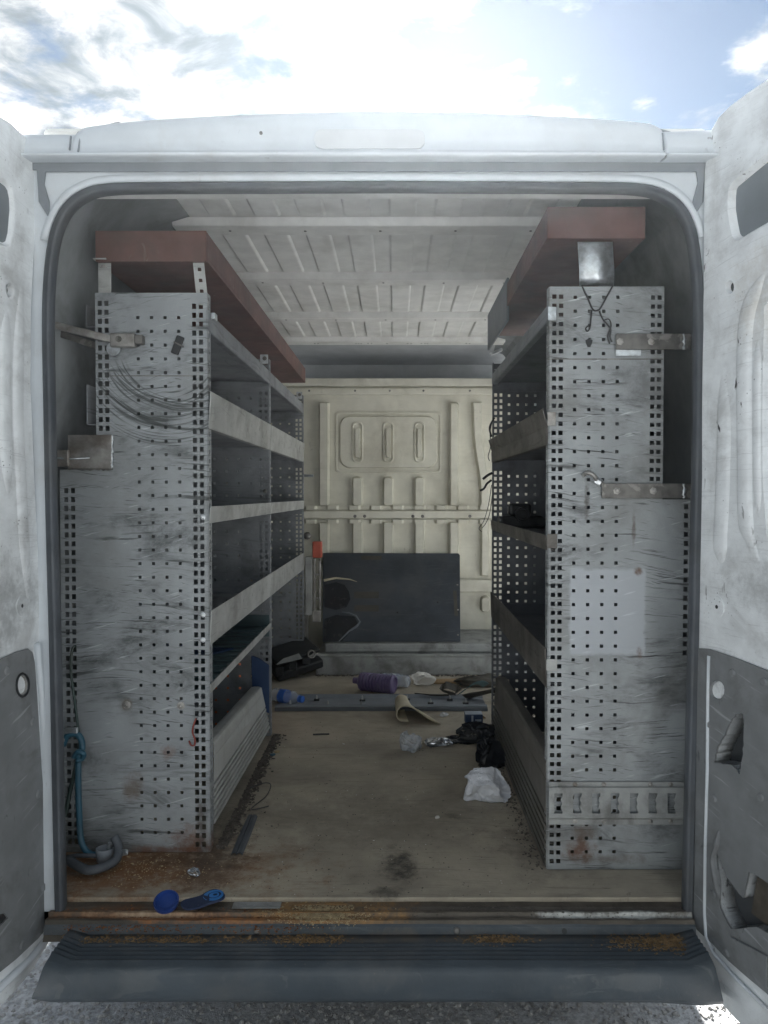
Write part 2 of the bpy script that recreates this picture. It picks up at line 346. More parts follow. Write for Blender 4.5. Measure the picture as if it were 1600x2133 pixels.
mat('asphalt', (.41, .42, .43), .9, var=.35, vs=60, dirt=(.47, .475, .48), damt=.6, ds=40, spec=.6, bump=.9, bs=110)
mat('gravel_stone', (.34, .335, .325), .85, var=.35, vs=25)
mat('crumb_tan', (.42, .33, .19), .8, var=.3, vs=60)
mat('crumb_dark', (.11, .095, .08), .8, var=.4, vs=60)
mat('crumb_brown', (.24, .155, .075), .85, var=.4, vs=70)
mat('black_plastic', (.022, .024, .026), .4, var=.2, dirt=(.05, .05, .05), damt=.4)
mat('white_film', (.74, .75, .78), .4, var=.05, dirt=(.5, .5, .5), damt=.3, bump=.1, bs=30)
mat('tissue', (.75, .73, .68), .8, var=.05)
mat('clear_film', (.72, .75, .78), .18, var=.05, alpha=.42)
mat('black_film', (.018, .020, .024), .25, var=.2)
mat('foil', (.62, .64, .66), .22, metal=.8, var=.35, vs=60, dirt=(.10, .10, .10), damt=.8, ds=25)
mat('purple_plastic', (.115, .085, .185), .38, var=.12, dirt=(.22, .2, .25), damt=.4, ds=20)
mat('cream_foam', (.60, .54, .40), .8, var=.08, dirt=(.36, .29, .18), damt=.6, ds=8, scuff=.4, scuffcol=(.22, .17, .10), axis='xy')
mat('navy_card', (.022, .045, .10), .5, var=.15)
mat('pale_card', (.45, .50, .56), .6, var=.2)
mat('blue_plastic', (.018, .05, .21), .35, var=.12)
mat('blue_rubber', (.03, .19, .50), .45, var=.1)
mat('navy_fabric', (.022, .034, .075), .85, var=.2, spec=.8, speccol=(.12, .13, .18))
mat('pet_clear', (.55, .62, .72), .12, var=.05, alpha=.38)
mat('pet_blue', (.05, .16, .55), .35, var=.05)
mat('webbing', (.075, .07, .058), .85, var=.2, dirt=(.14, .12, .09), damt=.5, bump=.2, bs=150)
mat('webbing_teal', (.05, .105, .12), .85, var=.15)
mat('raw_wood', (.48, .34, .20), .7, var=.12)
mat('hose_blue', (.030, .105, .155), .4, var=.15, dirt=(.06, .07, .07), damt=.5)
mat('hose_green', (.035, .06, .055), .45, var=.15, dirt=(.08, .075, .06), damt=.5)
mat('panel_blue', (.02, .05, .13), .45, var=.12)
mat('orange_plastic', (.70, .16, .04), .45, var=.08)
mat('wire_red', (.22, .04, .03), .5, var=.1)
mat('wire_dark', (.05, .05, .05), .5, var=.1)

# ================================================================== GROUND
gm = MB(); gm.face([(-900, -900, -ZC), (900, -900, -ZC), (900, 900, -ZC), (-900, 900, -ZC)])
tag(gm.build('ground', 'asphalt'), kind='structure')
random.seed(3)
def pebble(mb, c, r):
    i = len(mb.v); rot = random.random() * 6.28
    top = Vector(c) + Vector((0, 0, r * random.uniform(.45, .8)))
    n = 5
    for k in range(n):
        t = rot + 6.283 * k / n; q = r * random.uniform(.7, 1.15); mb.v.append(Vector((c[0] + q * math.cos(t), c[1] + q * math.sin(t), c[2] - r * .2)))
    for k in range(n):
        t = rot + .5 + 6.283 * k / n; q = r * random.uniform(.5, .75); mb.v.append(Vector((c[0] + q * math.cos(t), c[1] + q * math.sin(t), c[2] + r * random.uniform(.25, .5))))
    mb.v.append(top)
    for k in range(n):
        mb.f.append((i + k, i + (k + 1) % n, i + n + (k + 1) % n, i + n + k)); mb.f.append((i + n + k, i + n + (k + 1) % n, i + 2 * n))
gv = MB()
for k in range(9000): pebble(gv, (random.uniform(-1.6, 1.6), random.uniform(1.75, 2.75), -ZC), random.choice((.004, .005, .006, .008, .011)))
tag(gv.build('gravel', 'gravel_stone'), 'loose grey chippings scattered over the ground under the bumper', 'gravel', kind='stuff')

# ================================================================== VAN
van = empty('van', (XC, 3.2, -ZC), 'white panel van with its rear doors open on a scuffed load space', 'van')
# outer body sides and roof (profile, extruded along y)
def side_prof(s):
    return [(XC + s * x, z) for (x, z) in ((.90, -1.22), (1.0, -1.10), (1.03, -.75), (1.035, -.40), (1.02, 0), (.985, .35), (.945, .58), (.90, .70), (.85, .78))]
def extr(prof, y0, y1): return [[(x, y0, z) for (x, z) in prof], [(x, y1, z) for (x, z) in prof]]
b = MB(); b.grid(extr(side_prof(-1), Y0 + .01, 5.9)); b.build('side_panel', 'white_paint', van, solid=.003, smooth=True)
pr = side_prof(1)
b = MB(); b.grid(extr(pr, Y0 + .01, 3.22)); b.grid(extr(pr, 4.50, 5.9)); b.grid(extr(pr[:2], 3.22, 4.50)); b.grid(extr(pr[6:], 3.22, 4.50)); b.build('side_panel', 'white_paint', van, solid=.003, weld=True)
# inner lining of the side walls; the load-space side door stands open between y 3.22 and 4.50
def in_prof(s): return [(XC + s * x, z) for (x, z) in ((.90, ZF), (.915, -.7), (.92, -.3), (.905, .2), (.875, .55), (.82, .76), (.72, .88), (.62, ZT))]
b = MB(); b.grid(extr(in_prof(-1), Y0 + .03, YB)); b.build('wall_lining', 'wall_lining', van, solid=.004, smooth=True)
pi_ = in_prof(1)
b = MB(); b.grid(extr(pi_, Y0 + .03, 3.22)); b.grid(extr(pi_, 4.50, YB)); b.grid(extr(pi_[4:], 3.22, 4.50)); b.build('wall_lining', 'wall_lining', van, solid=.004, weld=True)
# door jambs of the side opening
b = MB(); b.box(XC + .905, XC + 1.02, 3.205, 3.225, ZF, .62); b.build('door_jamb', 'white_paint', van, bevel=.003)
b = MB(); b.box(XC + .905, XC + 1.02, 4.495, 4.515, ZF, .62); b.build('door_jamb', 'white_paint', van, bevel=.003)
# roof
NX = 24
rows = []
for (y, zc_, ze) in ((1.80, .905, .83), (1.86, .935, .86), (2.1, .965, .89), (3.5, .985, .90), (5.0, .975, .89), (5.9, .90, .82)):
    rows.append([(XC + .86 * (2 * k / NX - 1), y, ze + (zc_ - ze) * (1 - abs(2 * k / NX - 1) ** 2.6)) for k in range(NX + 1)])
b = MB(); b.grid(rows); roof_o = b.build('roof', 'white_paint', van, smooth=True, solid=.003)
# cab in front of the bulkhead (closes the body; nothing of it shows in the load space)
b = MB()
cabp = [(5.9, -1.2), (5.9, .90), (6.25, .62), (6.75, -.05), (7.25, -.35), (7.45, -.55), (7.5, -1.2)]
b.poly([[(y, z) for (y, z) in cabp]], lambda u, v, d: (XC - .96 + d, u, v), 1.92); cab = b.build('cab', 'white_paint', van, bevel=.06, seg=3)
b = MB(); b.face([(XC - .80, 6.33, .56), (XC + .80, 6.33, .56), (XC + .86, 6.76, -.02), (XC - .86, 6.76, -.02)])
b.v = [v + Vector((0, .012, .012)) for v in b.v]; b.build('windscreen', 'window_blank', cab, solid=.005)
for (x, y) in ((-.86, 2.95), (.86, 2.95), (-.86, 6.65), (.86, 6.65)):
    b = MB(); s = 1 if x > 0 else -1
    b.lathe((XC + x - s * .10, y, -ZC + .335), (s, 0, 0), [(.20, 0), (.31, .005), (.335, .03), (.335, .18), (.31, .205), (.20, .21), (.19, .18)], 28)
    wt = b.build('wheel', 'rubber', van, smooth=True)
    b = MB(); b.lathe((XC + x - s * .08, y, -ZC + .335), (s, 0, 0), [(.195, 0), (.195, .17), (.14, .15), (.05, .17)], 24); b.build('rim', 'bare_steel', wt, smooth=True)

# ---- load floor
fl = empty('load_floor', (0, 0, 0), None, None); fl.parent = van; fl.location = Vector((0, 0, ZC)) - van.location
def fbuild(mb, name, m, **k):
    o = mb.build(name, m, None, **k); o.parent = fl; o.location = (0, 0, 0); return o
ye = 1.834; ys = AZ(700, 1557, ZF).y
b = MB(); b.box(XC - .9, XC + .9, ye, ys - .0015, ZF - .014, ZF); fbuild(b, 'plywood_sheet', 'plywood', bevel=.002)
b = MB(); b.box(XC - .9, XC + .9, ys + .0015, YB, ZF - .014, ZF - .0005); fbuild(b, 'plywood_sheet', 'plywood', bevel=.002)
b = MB(); b.box(XC - .9, XC + .9, 1.80, YB, ZF - .06, ZF - .016); b.box(XC + .9, XC + 1.0, 3.22, 4.5, ZF - .10, ZF - .03); fbuild(b, 'floor_pan', 'sill_metal')
# ---- rear sill, extruded along x
sp = [(1.86, -1.0165), (1.812, -1.0185), (1.806, -1.023), (1.800, -1.0235), (1.796, -1.018), (1.788, -1.018), (1.784, -1.030), (1.779, -1.031), (1.776, -1.026), (1.770, -1.027), (1.766, -1.040), (1.762, -1.056), (1.755, -1.07)]
b = MB(); NXs = 40
sx0, sx1 = AY(103, 1930, 1.79).x, AY(1440, 1930, 1.79).x
b.grid([[(sx0 + (sx1 - sx0) * k / NXs, y + .0012 * mnoise.noise((k * .7, y * 40, 0)), z + .0018 * mnoise.noise((k * .5, y * 30, 3))) for k in range(NXs + 1)] for (y, z) in sp])
sill = b.build('sill', 'sill_metal', van, solid=.002)
b = MB(); b.grid([[(sx0, y, z), ((sx0 + sx1) / 2, y - .001, z), (sx1, y, z)] for (y, z) in ((1.7685, -1.0335), (1.7635, -1.0385), (1.7590, -1.0556))]); b.build('sill_facing', 'bumper_plastic', sill, solid=.001)
# striker plate recess in the sill
b = MB(); c0 = AZ(590, 1900, -1.017); c1 = AZ(752, 1900, -1.017)
b.poly([rrect(c0.x, c1.x, 1.782, 1.826, .012), rrect(c0.x + .018, c1.x - .018, 1.790, 1.818, .010)], lambda u, v, d: (u, v, -1.0135 - d), .004); b.build('striker_plate', 'sill_metal', sill, bevel=.001)
b = MB(); c0 = AZ(485, 1885, -1.0145); c1 = AZ(585, 1885, -1.0145)
b.box(c0.x, c1.x, 1.803, 1.831, -1.017, -1.0145); b.build('patch_plate', 'step_paint', sill, bevel=.001)
# ---- bumper step
def bxl(y): return -.80 + .0
bp = [(1.757, -1.075), (1.757, -1.055), (1.74, -1.0565), (1.730, -1.0575)]
yy = 1.728
for k in range(5):
    bp += [(yy, -1.0585), (yy - .003, -1.0555), (yy - .007, -1.0555), (yy - .010, -1.0590)]; yy -= .0155
bp += [(1.648, -1.061), (1.641, -1.066), (1.637, -1.076), (1.636, -1.10), (1.640, -1.128), (1.650, -1.142), (1.70, -1.150), (1.75, -1.150)]
b = MB(); xl_, xr_ = -.785, .712; NXb = 30
rows = []
for (y, z) in bp:
    r = []
    for k in range(NXb + 1):
        t = k / NXb; x = xl_ + (xr_ - xl_) * t; e = max(0, abs(2 * t - 1) - .93) / .07
        r.append((x + (-.04 if t < .5 else .03) * (max(0, -1.06 - z) / .08), y + .012 * e * e + .001 * math.sin(x * 9), z + .012 * e * e * (1 if z > -1.1 else 0) - .012 * max(0, t - .9) / .1 * (1 if z < -1.1 else 0)))
    rows.append(r)
b.grid(rows); bump_o = b.build('bumper', 'bumper_plastic', van, smooth=True, solid=.003)
bump_o.modifiers.new('wn', 'WEIGHTED_NORMAL')
for (px, py) in ((535, 1944), (952, 1944)):
    c = AZ(px, py, -1.05); b = MB(); b.lathe((c.x, 1.7605, -1.046), (0, -1, .3), [(.008, 0), (.008, .002), (.005, .004)], 14); b.build('bolt', 'dark_steel', bump_o, smooth=False)
c = AZ(1177, 1946, -1.05); b = MB(); b.lathe((c.x, 1.7605, -1.047), (0, -1, .3), [(.0065, 0), (.0065, .002)], 14); b.build('rubber_plug', 'black_plastic', bump_o)
# ---- rear frame round the opening
opx = [(133, 1925), (128, 1700), (122, 1400), (114, 1100), (109, 850), (106, 680), (110, 570), (122, 490), (145, 440), (180, 412), (225, 401), (320, 398), (560, 397), (800, 396), (1040, 397), (1240, 398), (1330, 401), (1375, 412), (1410, 438), (1433, 485), (1444, 560), (1449, 660), (1449, 850), (1444, 1100), (1437, 1400), (1430, 1700), (1425, 1925)]
op = smoothpath([(AY(a, c, Y0).x, AY(a, c, Y0).z, 0) for (a, c) in opx], 4)
def offs(path, d):
    out = []
    for k, p in enumerate(path):
        t = (path[min(k + 1, len(path) - 1)] - path[max(k - 1, 0)]).normalized(); out.append(p + Vector((-t.y, t.x, 0)) * d)
    return out
def sweep(path, prof):       # prof: (offset outward, y)
    rows = [[(p.x, y, p.y) for p in offs(path, o)] for (o, y) in prof]
    return rows
fr = MB()
outer = [(XC - .985, -1.10), (XC - .985, .60), (XC - .93, .76), (XC - .86, .792), (XC + .86, .792), (XC + .93, .76), (XC + .985, .60), (XC + .985, -1.10)]
inn = offs(op, .016)
loop = outer + [(p.x, p.y) for p in reversed(inn)]
fr.poly([loop], lambda u, v, d: (u, Y0 + d, v), .05); frame = fr.build('rear_frame', 'white_paint', van)
b = MB(); b.grid(sweep(op, [(.018, Y0 + .012), (.020, Y0 - .004), (.014, Y0 - .012), (.009, Y0 - .007), (.006, Y0 - .012), (0, Y0 - .006), (-.001, Y0 + .012), (.004, Y0 + .03)])); b.build('door_seal', 'rubber', van, smooth=True)
up = [p for p in op if p.y > .60]
b = MB(); b.grid(sweep(up, [(.020, Y0 - .001), (.022, Y0 - .006), (.030, Y0 - .008), (.038, Y0 - .003), (.042, Y0 + .004)])); b.build('header_channel', 'white_paint', van, smooth=True, solid=.002)
# header box behind the frame, roof lip, gutter
b = MB(); b.box(XC - .82, XC + .82, Y0 + .051, Y0 + .14, .757, .905); b.build('header_box', 'roof_inner', van, bevel=.015)
def rowx(pts, y): return [(AY(px, py, y).x, y, AY(px, py, y).z) for (px, py) in pts]
gx0, gx1 = AY(78, 340, Y0).x, AY(1468, 340, Y0).x
b = MB(); b.poly([[(gx0 - .06, .775), (gx0, .775), (gx0 + .004, .70), (gx0 + .028, .66), (gx0 + .030, .70), (gx0 + .018, .742), (gx0 + .022, .770), (gx1 - .022, .770), (gx1 - .018, .745), (gx1 - .030, .70), (gx1 - .028, .66), (gx1 - .004, .70), (gx1, .775), (gx1 + .06, .775), (gx1 + .06, .83), (gx0 - .06, .83)]], lambda u, v, d: (u, Y0 - .006 + d, v), .005); b.build('header_gutter', 'gutter_plastic', van, bevel=.002)
sil = [(10, 283), (66, 283), (120, 282), (163, 282), (168, 279), (178, 270), (195, 264), (300, 252), (500, 240), (765, 232), (1000, 236), (1200, 246), (1330, 256), (1362, 263), (1372, 272), (1380, 276), (1470, 273), (1560, 273)]
sil = smoothpath([(a, c, 0) for (a, c) in sil], 3)
rows = []
for (yq, f) in ((Y0 + .01, .05), (Y0 - .044, -.02), (Y0 - .050, -.005), (Y0 - .0535, .02), (Y0 - .052, .06), (Y0 - .046, .09), (Y0 - .041, .14), (Y0 - .038, .35), (Y0 - .034, .6), (Y0 - .024, .85), (Y0 - .010, .96), (Y0 + .01, 1.0), (Y0 + .06, 1.03)):
    r = []
    for q in sil:
        zt = AY(q.x, q.y, Y0).z; x = AY(q.x, q.y, Y0).x; zb = AY(800, 323, Y0 - .05).z
        r.append((x, yq, zb + (zt - zb) * f ))
    rows.append(r)
b = MB(); b.grid(rows); lip = b.build('roof_lip', 'white_paint', van, smooth=True)
bl0, bl1 = AY(655, 310, Y0 - .042), AY(885, 270, Y0 - .042)
b = MB(); b.poly([rrect(bl0.x, bl1.x, bl0.z, bl1.z, .018)], lambda u, v, d: (u, Y0 - .045 + d - .0 * v, v), .006); b.build('brake_light_blank', 'blank_grey', lip, bevel=.002)
c = AY(543, 275, Y0 - .042); b = MB(); b.lathe((c.x, Y0 - .036, c.z), (0, -1, 0), [(.004, 0), (.004, .003)], 10); b.build('plug', 'dark_steel', lip)
for (a0, a1_, c0, c1) in ((148, 145, 284, 312), (168, 163, 283, 316), (1380, 1383, 278, 312)):
    p = AY(a0, c0, Y0 - .03); q = AY(a1_, c1, Y0 - .045); b = MB(); b.tube([p, q], .0022, 6); b.build('seam', 'gutter_plastic', lip)

# ---- roof inside: skin, bows, ribs
b = MB(); b.box(XC - .66, XC + .66, Y0 + .1, YB - .1, ZT, ZT + .01); ceil = b.build('roof_skin', 'roof_inner', van)
bows = [AZ(800, py, ZT - .03).y for (py) in (482, 590, 667)] + [AZ(800, 716, ZT - .03).y]
for k, y in enumerate(bows):
    b = MB(); wv = .045 if k < 3 else .05
    pr_ = [(y - wv - .012, ZT - .001), (y - wv, ZT - .028), (y + wv, ZT - .028), (y + wv + .012, ZT - .001)]
    b.poly([pr_], lambda u, v, d: (XC - .68 + d, u, v), 1.36); bo = b.build('roof_bow', 'roof_inner', van, bevel=.004)
    for x in ([-.5, -.25, 0, .25, .5] if k < 3 else [-.42, -.40, -.18, -.165, -.15, -.11, -.09, 0, .12, .14, .2, .22, .235, .46, .48]):
        b = MB(); b.lathe((XC + x, y + random.uniform(-.004, .004), ZT - .0275), (0, 0, -1), [(.005, 0), (.004, .002)], 8); b.build('rivet', 'dark_steel', bo)
edges = [Y0 + .16] + bows
for k in range(4):
    y0_, y1_ = edges[k] + .075, edges[k + 1] - .075
    n = 8
    for j in range(n):
        x = XC - .58 + 1.16 * (j + .5) / n; hw = .046
        b = MB(); z0_, z1_ = ZT - .001, ZT - .009
        i = len(b.v)
        b.poly([[(x - hw, z0_), (x - hw + .008, z1_), (x + hw - .008, z1_), (x + hw, z0_)]], lambda u, v, d: (u, y0_ + d, v), y1_ - y0_); b.build('roof_rib', 'roof_inner', ceil, bevel=.003)
# dark lining from the last bow down to the bulkhead top
zb_top = AY(800, 797, YB).z
b = MB(); b.grid([[(XC - .8, bows[3] + .05, ZT - .005), (XC + .8, bows[3] + .05, ZT - .005)], [(XC - .8, YB + .42, ZT - .02), (XC + .8, YB + .42, ZT - .02)], [(XC - .8, YB + .45, zb_top - .01), (XC + .8, YB + .45, zb_top - .01)], [(XC - .8, YB + .03, zb_top - .012), (XC + .8, YB + .03, zb_top - .012)]]); b.build('overhead_lining', 'lining_grey', van, solid=.004)

# ---- bulkhead
bk = MB(); bk.box(XC - .92, XC + .92, YB, YB + .012, ZF, zb_top); bulk = bk.build('bulkhead', 'warm_lit_white', van)
def bkp(px, py): p = AY(px, py, YB); return p.x, p.z
def bkrib(loop, h, inset, name='rib'):
    b = MB(); n = len(loop); cx_ = sum(p[0] for p in loop) / n; cz_ = sum(p[1] for p in loop) / n
    def ins(p, nxt, prv):
        t = Vector((nxt[0] - prv[0], nxt[1] - prv[1])).normalized(); q = Vector((-t.y, t.x)); return (p[0] + q.x * inset, p[1] + q.y * inset)
    h *= 1.5
    inner = [ins(loop[k], loop[(k + 1) % n], loop[k - 1]) for k in range(n)]
    b.grid([[(p[0], YB + .001, p[1]) for p in loop], [(p[0], YB - h, p[1]) for p in inner]], True)
    tr = tessellate_polygon([[Vector((p[0], p[1], 0)) for p in inner]]); b.f += [tuple(n + k for k in t) for t in tr]
    return b.build(name, 'warm_lit_white', bulk, weld=True)
def bkrect(px0, py0, px1, py1, r, h, inset, name='rib'):
    (u0, v1), (u1, v0) = bkp(px0, py0), bkp(px1, py1); return bkrib(rrect(u0, u1, v0, v1, r, 4), h, inset, name)
# top beam with rivets
b = MB(); u0, v1 = bkp(625, 790); _, v0 = bkp(625, 806); b.box(XC - .85, XC + .85, YB - .05, YB - .001, v0, v1); bt = b.build('top_beam', 'warm_lit_white', bulk, bevel=.006)
_, v1 = bkp(625, 809); _, v0 = bkp(625, 823); b = MB(); b.box(XC - .85, XC + .85, YB - .025, YB - .001, v0, v1); bt2 = b.build('top_rail', 'warm_lit_white', bulk, bevel=.005)
for px in (645, 740, 812, 882, 978): 
    u, v = bkp(px, 815); b = MB(); b.lathe((u, YB - .0245, v), (0, -1, 0), [(.007, 0), (.005, .004)], 10); b.build('rivet', 'dark_steel', bt2)
# raised frame (rounded), built as four rails + rounded inner plate
(u0, v1), (u1, v0) = bkp(699, 858), bkp(919, 985)
b = MB(); b.poly([rrect(u0, u1, v0, v1, .02), rrect(u0 + .012, u1 - .012, v0 + .012, v1 - .012, .02)], lambda u, v, d: (u, YB - .010 + d, v), .011); b.build('pressed_frame', 'warm_lit_white', bulk, bevel=.004)
bkrect(707, 866, 912, 976, .07, .012, .008, 'pressed_panel')
for (a, c) in ((733, 757), (797, 821), (862, 885)):
    (u0, v1), (u1, v0) = bkp(a, 879), bkp(c, 964)
    b = MB(); b.poly([rrect(u0, u1, v0, v1, .03), rrect(u0 + .013, u1 - .013, v0 + .013, v1 - .013, .02)], lambda u, v, d: (u, YB - .026 + d, v), .015); b.build('slot_rim', 'warm_lit_white', bulk, bevel=.006)
    bkrect(a + 6, 892, c - 5, 955, .012, .024, .006)
    bkrect(a, 992, c, 1056, .025, .028, .012); bkrect(a, 1085, c, 1175, .01, .028, .012)
bkrect(664, 838, 687, 1056, .01, .030, .012); bkrect(664, 1085, 687, 1175, .01, .030, .012)
bkrect(934, 838, 956, 1056, .02, .036, .014); bkrect(934, 1085, 956, 1200, .01, .030, .012)
cv = smoothpath([(992, 838, 0), (993, 900, 0), (998, 950, 0), (1006, 1000, 0), (1008, 1056, 0)], 4)
lp = [bkp(p.x - 9, p.y) for p in cv] + [bkp(p.x + 12, p.y) for p in reversed(cv)]
bkrib(lp, .030, .010)
bkrect(1000, 1240, 1020, 1275, .025, .028, .010); bkrect(1000, 1085, 1018, 1200, .01, .03, .01)
# mid rail: flat strip between two notched flanges
for (pa, pb, h) in ((1063, 1080, .03),):
    _, v1 = bkp(800, pa); _, v0 = bkp(800, pb); b = MB(); b.box(XC - .85, XC + .85, YB - h, YB - .001, v0, v1); mr = b.build('mid_rail', 'warm_lit_white', bulk, bevel=.008)
    for px in (740, 760, 860, 880, 978): 
        u, v = bkp(px, 1075); b = MB(); b.lathe((u, YB - h + .001, v), (0, -1, 0), [(.011, 0), (.008, .004), (.003, .0041)], 12); b.build('bolt', 'dark_steel', mr)
    (u0, v1_), (u1, v0_) = bkp(770, 1069), bkp(850, 1078); b = MB(); b.poly([rrect(u0, u1, v0_, v1_, .012)], lambda u, v, d: (u, YB - h - .003 + d, v), .004); b.build('embossed_slot', 'warm_lit_white', mr, bevel=.001)
for (pa, pb) in ((1053, 1061), (1082, 1090)):
    _, v1 = bkp(800, pa); _, v0 = bkp(800, pb); b = MB(); x = XC - .85; k = 0
    rows = [[], [], [], []]
    while x < XC + .85:
        d = .040 if k % 2 else .018; 
        for xx in (x, x + .055): 
            rows[0].append((xx, YB, v1)); rows[1].append((xx, YB - d, v1)); rows[2].append((xx, YB - d, v0)); rows[3].append((xx, YB, v0))
        x += .068; k += 1
    b.grid(rows); b.build('notched_flange', 'warm_lit_white', bulk, weld=True)
_, v1 = bkp(800, 1206); _, v0 = bkp(800, 1233); b = MB(); b.box(XC - .85, XC + .85, YB - .035, YB - .001, v0, v1); b.build('low_rail', 'warm_lit_white', bulk, bevel=.01)
# steps at the foot of the bulkhead
ya = AZ(850, 1406, ZF).y; zs1 = AY(850, 1368, ya).z; yb2 = ya + .09; zs2 = AY(850, 1341, yb2).z
x0 = AY(658, 1390, ya).x; b = MB(); b.box(x0, XC + .9, ya, YB - .001, ZF - .002, zs1); stp = b.build('cab_step', 'step_paint', van, bevel=.008)
b = MB(); b.box(x0, XC + .9, ya - .004, ya + .02, zs1 + .001, zs1 + .012); b.build('step_edge', 'step_paint', stp, bevel=.003)
x1 = AY(676, 1350, yb2).x; b = MB(); b.box(x1, XC + .9, yb2, YB - .002, zs1 + .001, zs2); b.build('upper_step', 'step_paint', stp, bevel=.01)
b = MB(); u0 = AY(690, 1355, yb2).x; u1 = AY(970, 1355, yb2).x; zm = AY(850, 1355, yb2).z; b.box(u0, u1, yb2 - .004, yb2 + .002, zm - .006, zm + .006); b.build('pressed_bead', 'step_paint', stp, bevel=.003)

# ---- rear doors
def door(side, H, splay, outline, tail):
    """side +1: the door hinged at +x; inner face looks towards the opening"""
    d = Vector((side * math.sin(splay), -math.cos(splay), 0)); n = Vector((side * math.cos(splay), math.sin(splay), 0))   # n points outward (away from the inner face)
    def uv(px, py):
        r = ray(px, py); a = r.x * d.y - r.y * d.x; t = (H[0] * d.y - H[1] * d.x) / a; p = r * t
        return ((p - Vector((H[0], H[1], 0))).dot(d), p.z)
    def P(u, v, dep): return Vector((H[0], H[1], 0)) + d * u + n * dep + Vector((0, 0, v))
    return uv, P
def recess(mb_parent, loop, P, d0, d1, inset, name, m, backmat, floor=True):
    n = len(loop); inner = []
    cu = sum(p[0] for p in loop) / n; cv_ = sum(p[1] for p in loop) / n
    area = sum(loop[k][0] * loop[(k + 1) % n][1] - loop[(k + 1) % n][0] * loop[k][1] for k in range(n)); sg = 1 if area > 0 else -1
    for k in range(n):
        t = Vector((loop[(k + 1) % n][0] - loop[k - 1][0], loop[(k + 1) % n][1] - loop[k - 1][1])).normalized(); q = Vector((-t.y, t.x)) * sg * inset
        inner.append((loop[k][0] + q.x, loop[k][1] + q.y))
    b = MB(); b.grid([[P(u, v, d0) for (u, v) in loop], [P(u, v, d0 + (d1 - d0) * .35) for (u, v) in [((a[0] * .6 + c[0] * .4), (a[1] * .6 + c[1] * .4)) for a, c in zip(loop, inner)]], [P(u, v, d1) for (u, v) in inner]], True)
    o = b.build(name, m, mb_parent, smooth=True)
    if floor:
        b = MB(); b.poly([inner], lambda u, v, d: P(u, v, d1 + d), .003); b.build(name.split('_')[0] + '_pane', backmat, o)
    return o
def spl(pts, n=4): return [(p.x, p.y) for p in smoothpath([(a, c, 0) for (a, c) in pts], n, True)]
# right-hand door (at +x)
uvr, Pr = door(1, (.736, 1.785), R(18), None, None)
ol = [(1620, 152), (1560, 192), (1520, 222), (1497, 245), (1483, 270), (1473, 310), (1468, 360), (1467, 450), (1466, 600), (1462, 800), (1459, 1000), (1452, 1250), (1446, 1500), (1441, 1800), (1439, 1940), (1443, 1985), (1452, 2015), (1470, 2050), (1510, 2098), (1550, 2140), (1590, 2180)]
olu = [uvr(*p) for p in ol]; zt, zb = olu[0][1], olu[-1][1]
outl = olu + [(.70, zb), (.74, zb + .05), (.74, zt - .10), (.70, zt)]
win = [uvr(*p) for p in ((1516, 440), (1516, 412), (1518, 394), (1524, 381), (1534, 372), (1560, 350), (1600, 317), (1640, 284))] + [(.61, uvr(1640, 284)[1]), (.64, uvr(1640, 284)[1] - .03), (.64, uvr(1640, 447)[1] + .03), (.61, uvr(1640, 447)[1])] + [uvr(*p) for p in ((1640, 447), (1600, 466), (1570, 482), (1550, 494), (1539, 501), (1531, 500), (1525, 491), (1520, 466))]
hole2 = spl([uvr(1600, 628), uvr(1592, 680), uvr(1589, 800), uvr(1589, 980), uvr(1595, 1080), uvr(1606, 1125), (.30, -.10), (.60, -.10), (.62, .0), (.62, .32), (.58, .40), (.3, .40)])
bolt1 = [uvr(1520 + 6 * math.cos(t), 598 + 9 * math.sin(t)) for t in [k * .785 for k in range(8)]]
def holes_of(uvf, px, py, rx, ry, n=14): return [uvf(px + rx * math.cos(2 * math.pi * k / n), py + ry * math.sin(2 * math.pi * k / n)) for k in range(n)]
torn1 = [uvr(*p) for p in ((1537, 1487), (1552, 1486), (1553, 1540), (1550, 1580), (1545, 1612), (1537, 1602), (1528, 1594), (1512, 1591), (1491, 1588), (1494, 1572), (1499, 1552), (1510, 1535), (1520, 1510))]
def jag(lp, amp, seed, n=4):
    rn = random.Random(seed); out = []
    for k in range(len(lp)):
        a, c = lp[k], lp[(k + 1) % len(lp)]
        for q in range(n): t = q / n; out.append((a[0] + (c[0] - a[0]) * t + rn.uniform(-amp, amp), a[1] + (c[1] - a[1]) * t + rn.uniform(-amp, amp)))
    return out
torn2 = [uvr(*p) for p in ((1496, 1772), (1502, 1790), (1515, 1822), (1535, 1850), (1552, 1872), (1557, 1840), (1564, 1816), (1580, 1822), (1604, 1840), (1606, 1945), (1580, 1930), (1527, 1936), (1515, 1915), (1503, 1890), (1498, 1850))]
torn1 = jag(torn1, .0018, 1); torn2 = jag(torn2, .0009, 5)
b = MB(); b.poly([outl, win, hole2, holes_of(uvr, 1520, 598, 9, 14), torn1, torn2], lambda u, v, d: Pr(u, v, d), .05); dr = b.build('rear_door', 'door_paint', van, bevel=.007, seg=3)
recess(dr, win, Pr, .0005, .014, .010, 'window_recess', 'door_paint', 'window_blank')
recess(dr, hole2, Pr, .0005, .028, .006, 'access_recess', 'door_paint', 'door_paint')
recess(dr, holes_of(uvr, 1520, 598, 9, 14), Pr, .0005, .012, .004, 'bolt_recess', 'door_paint', 'black_plastic')
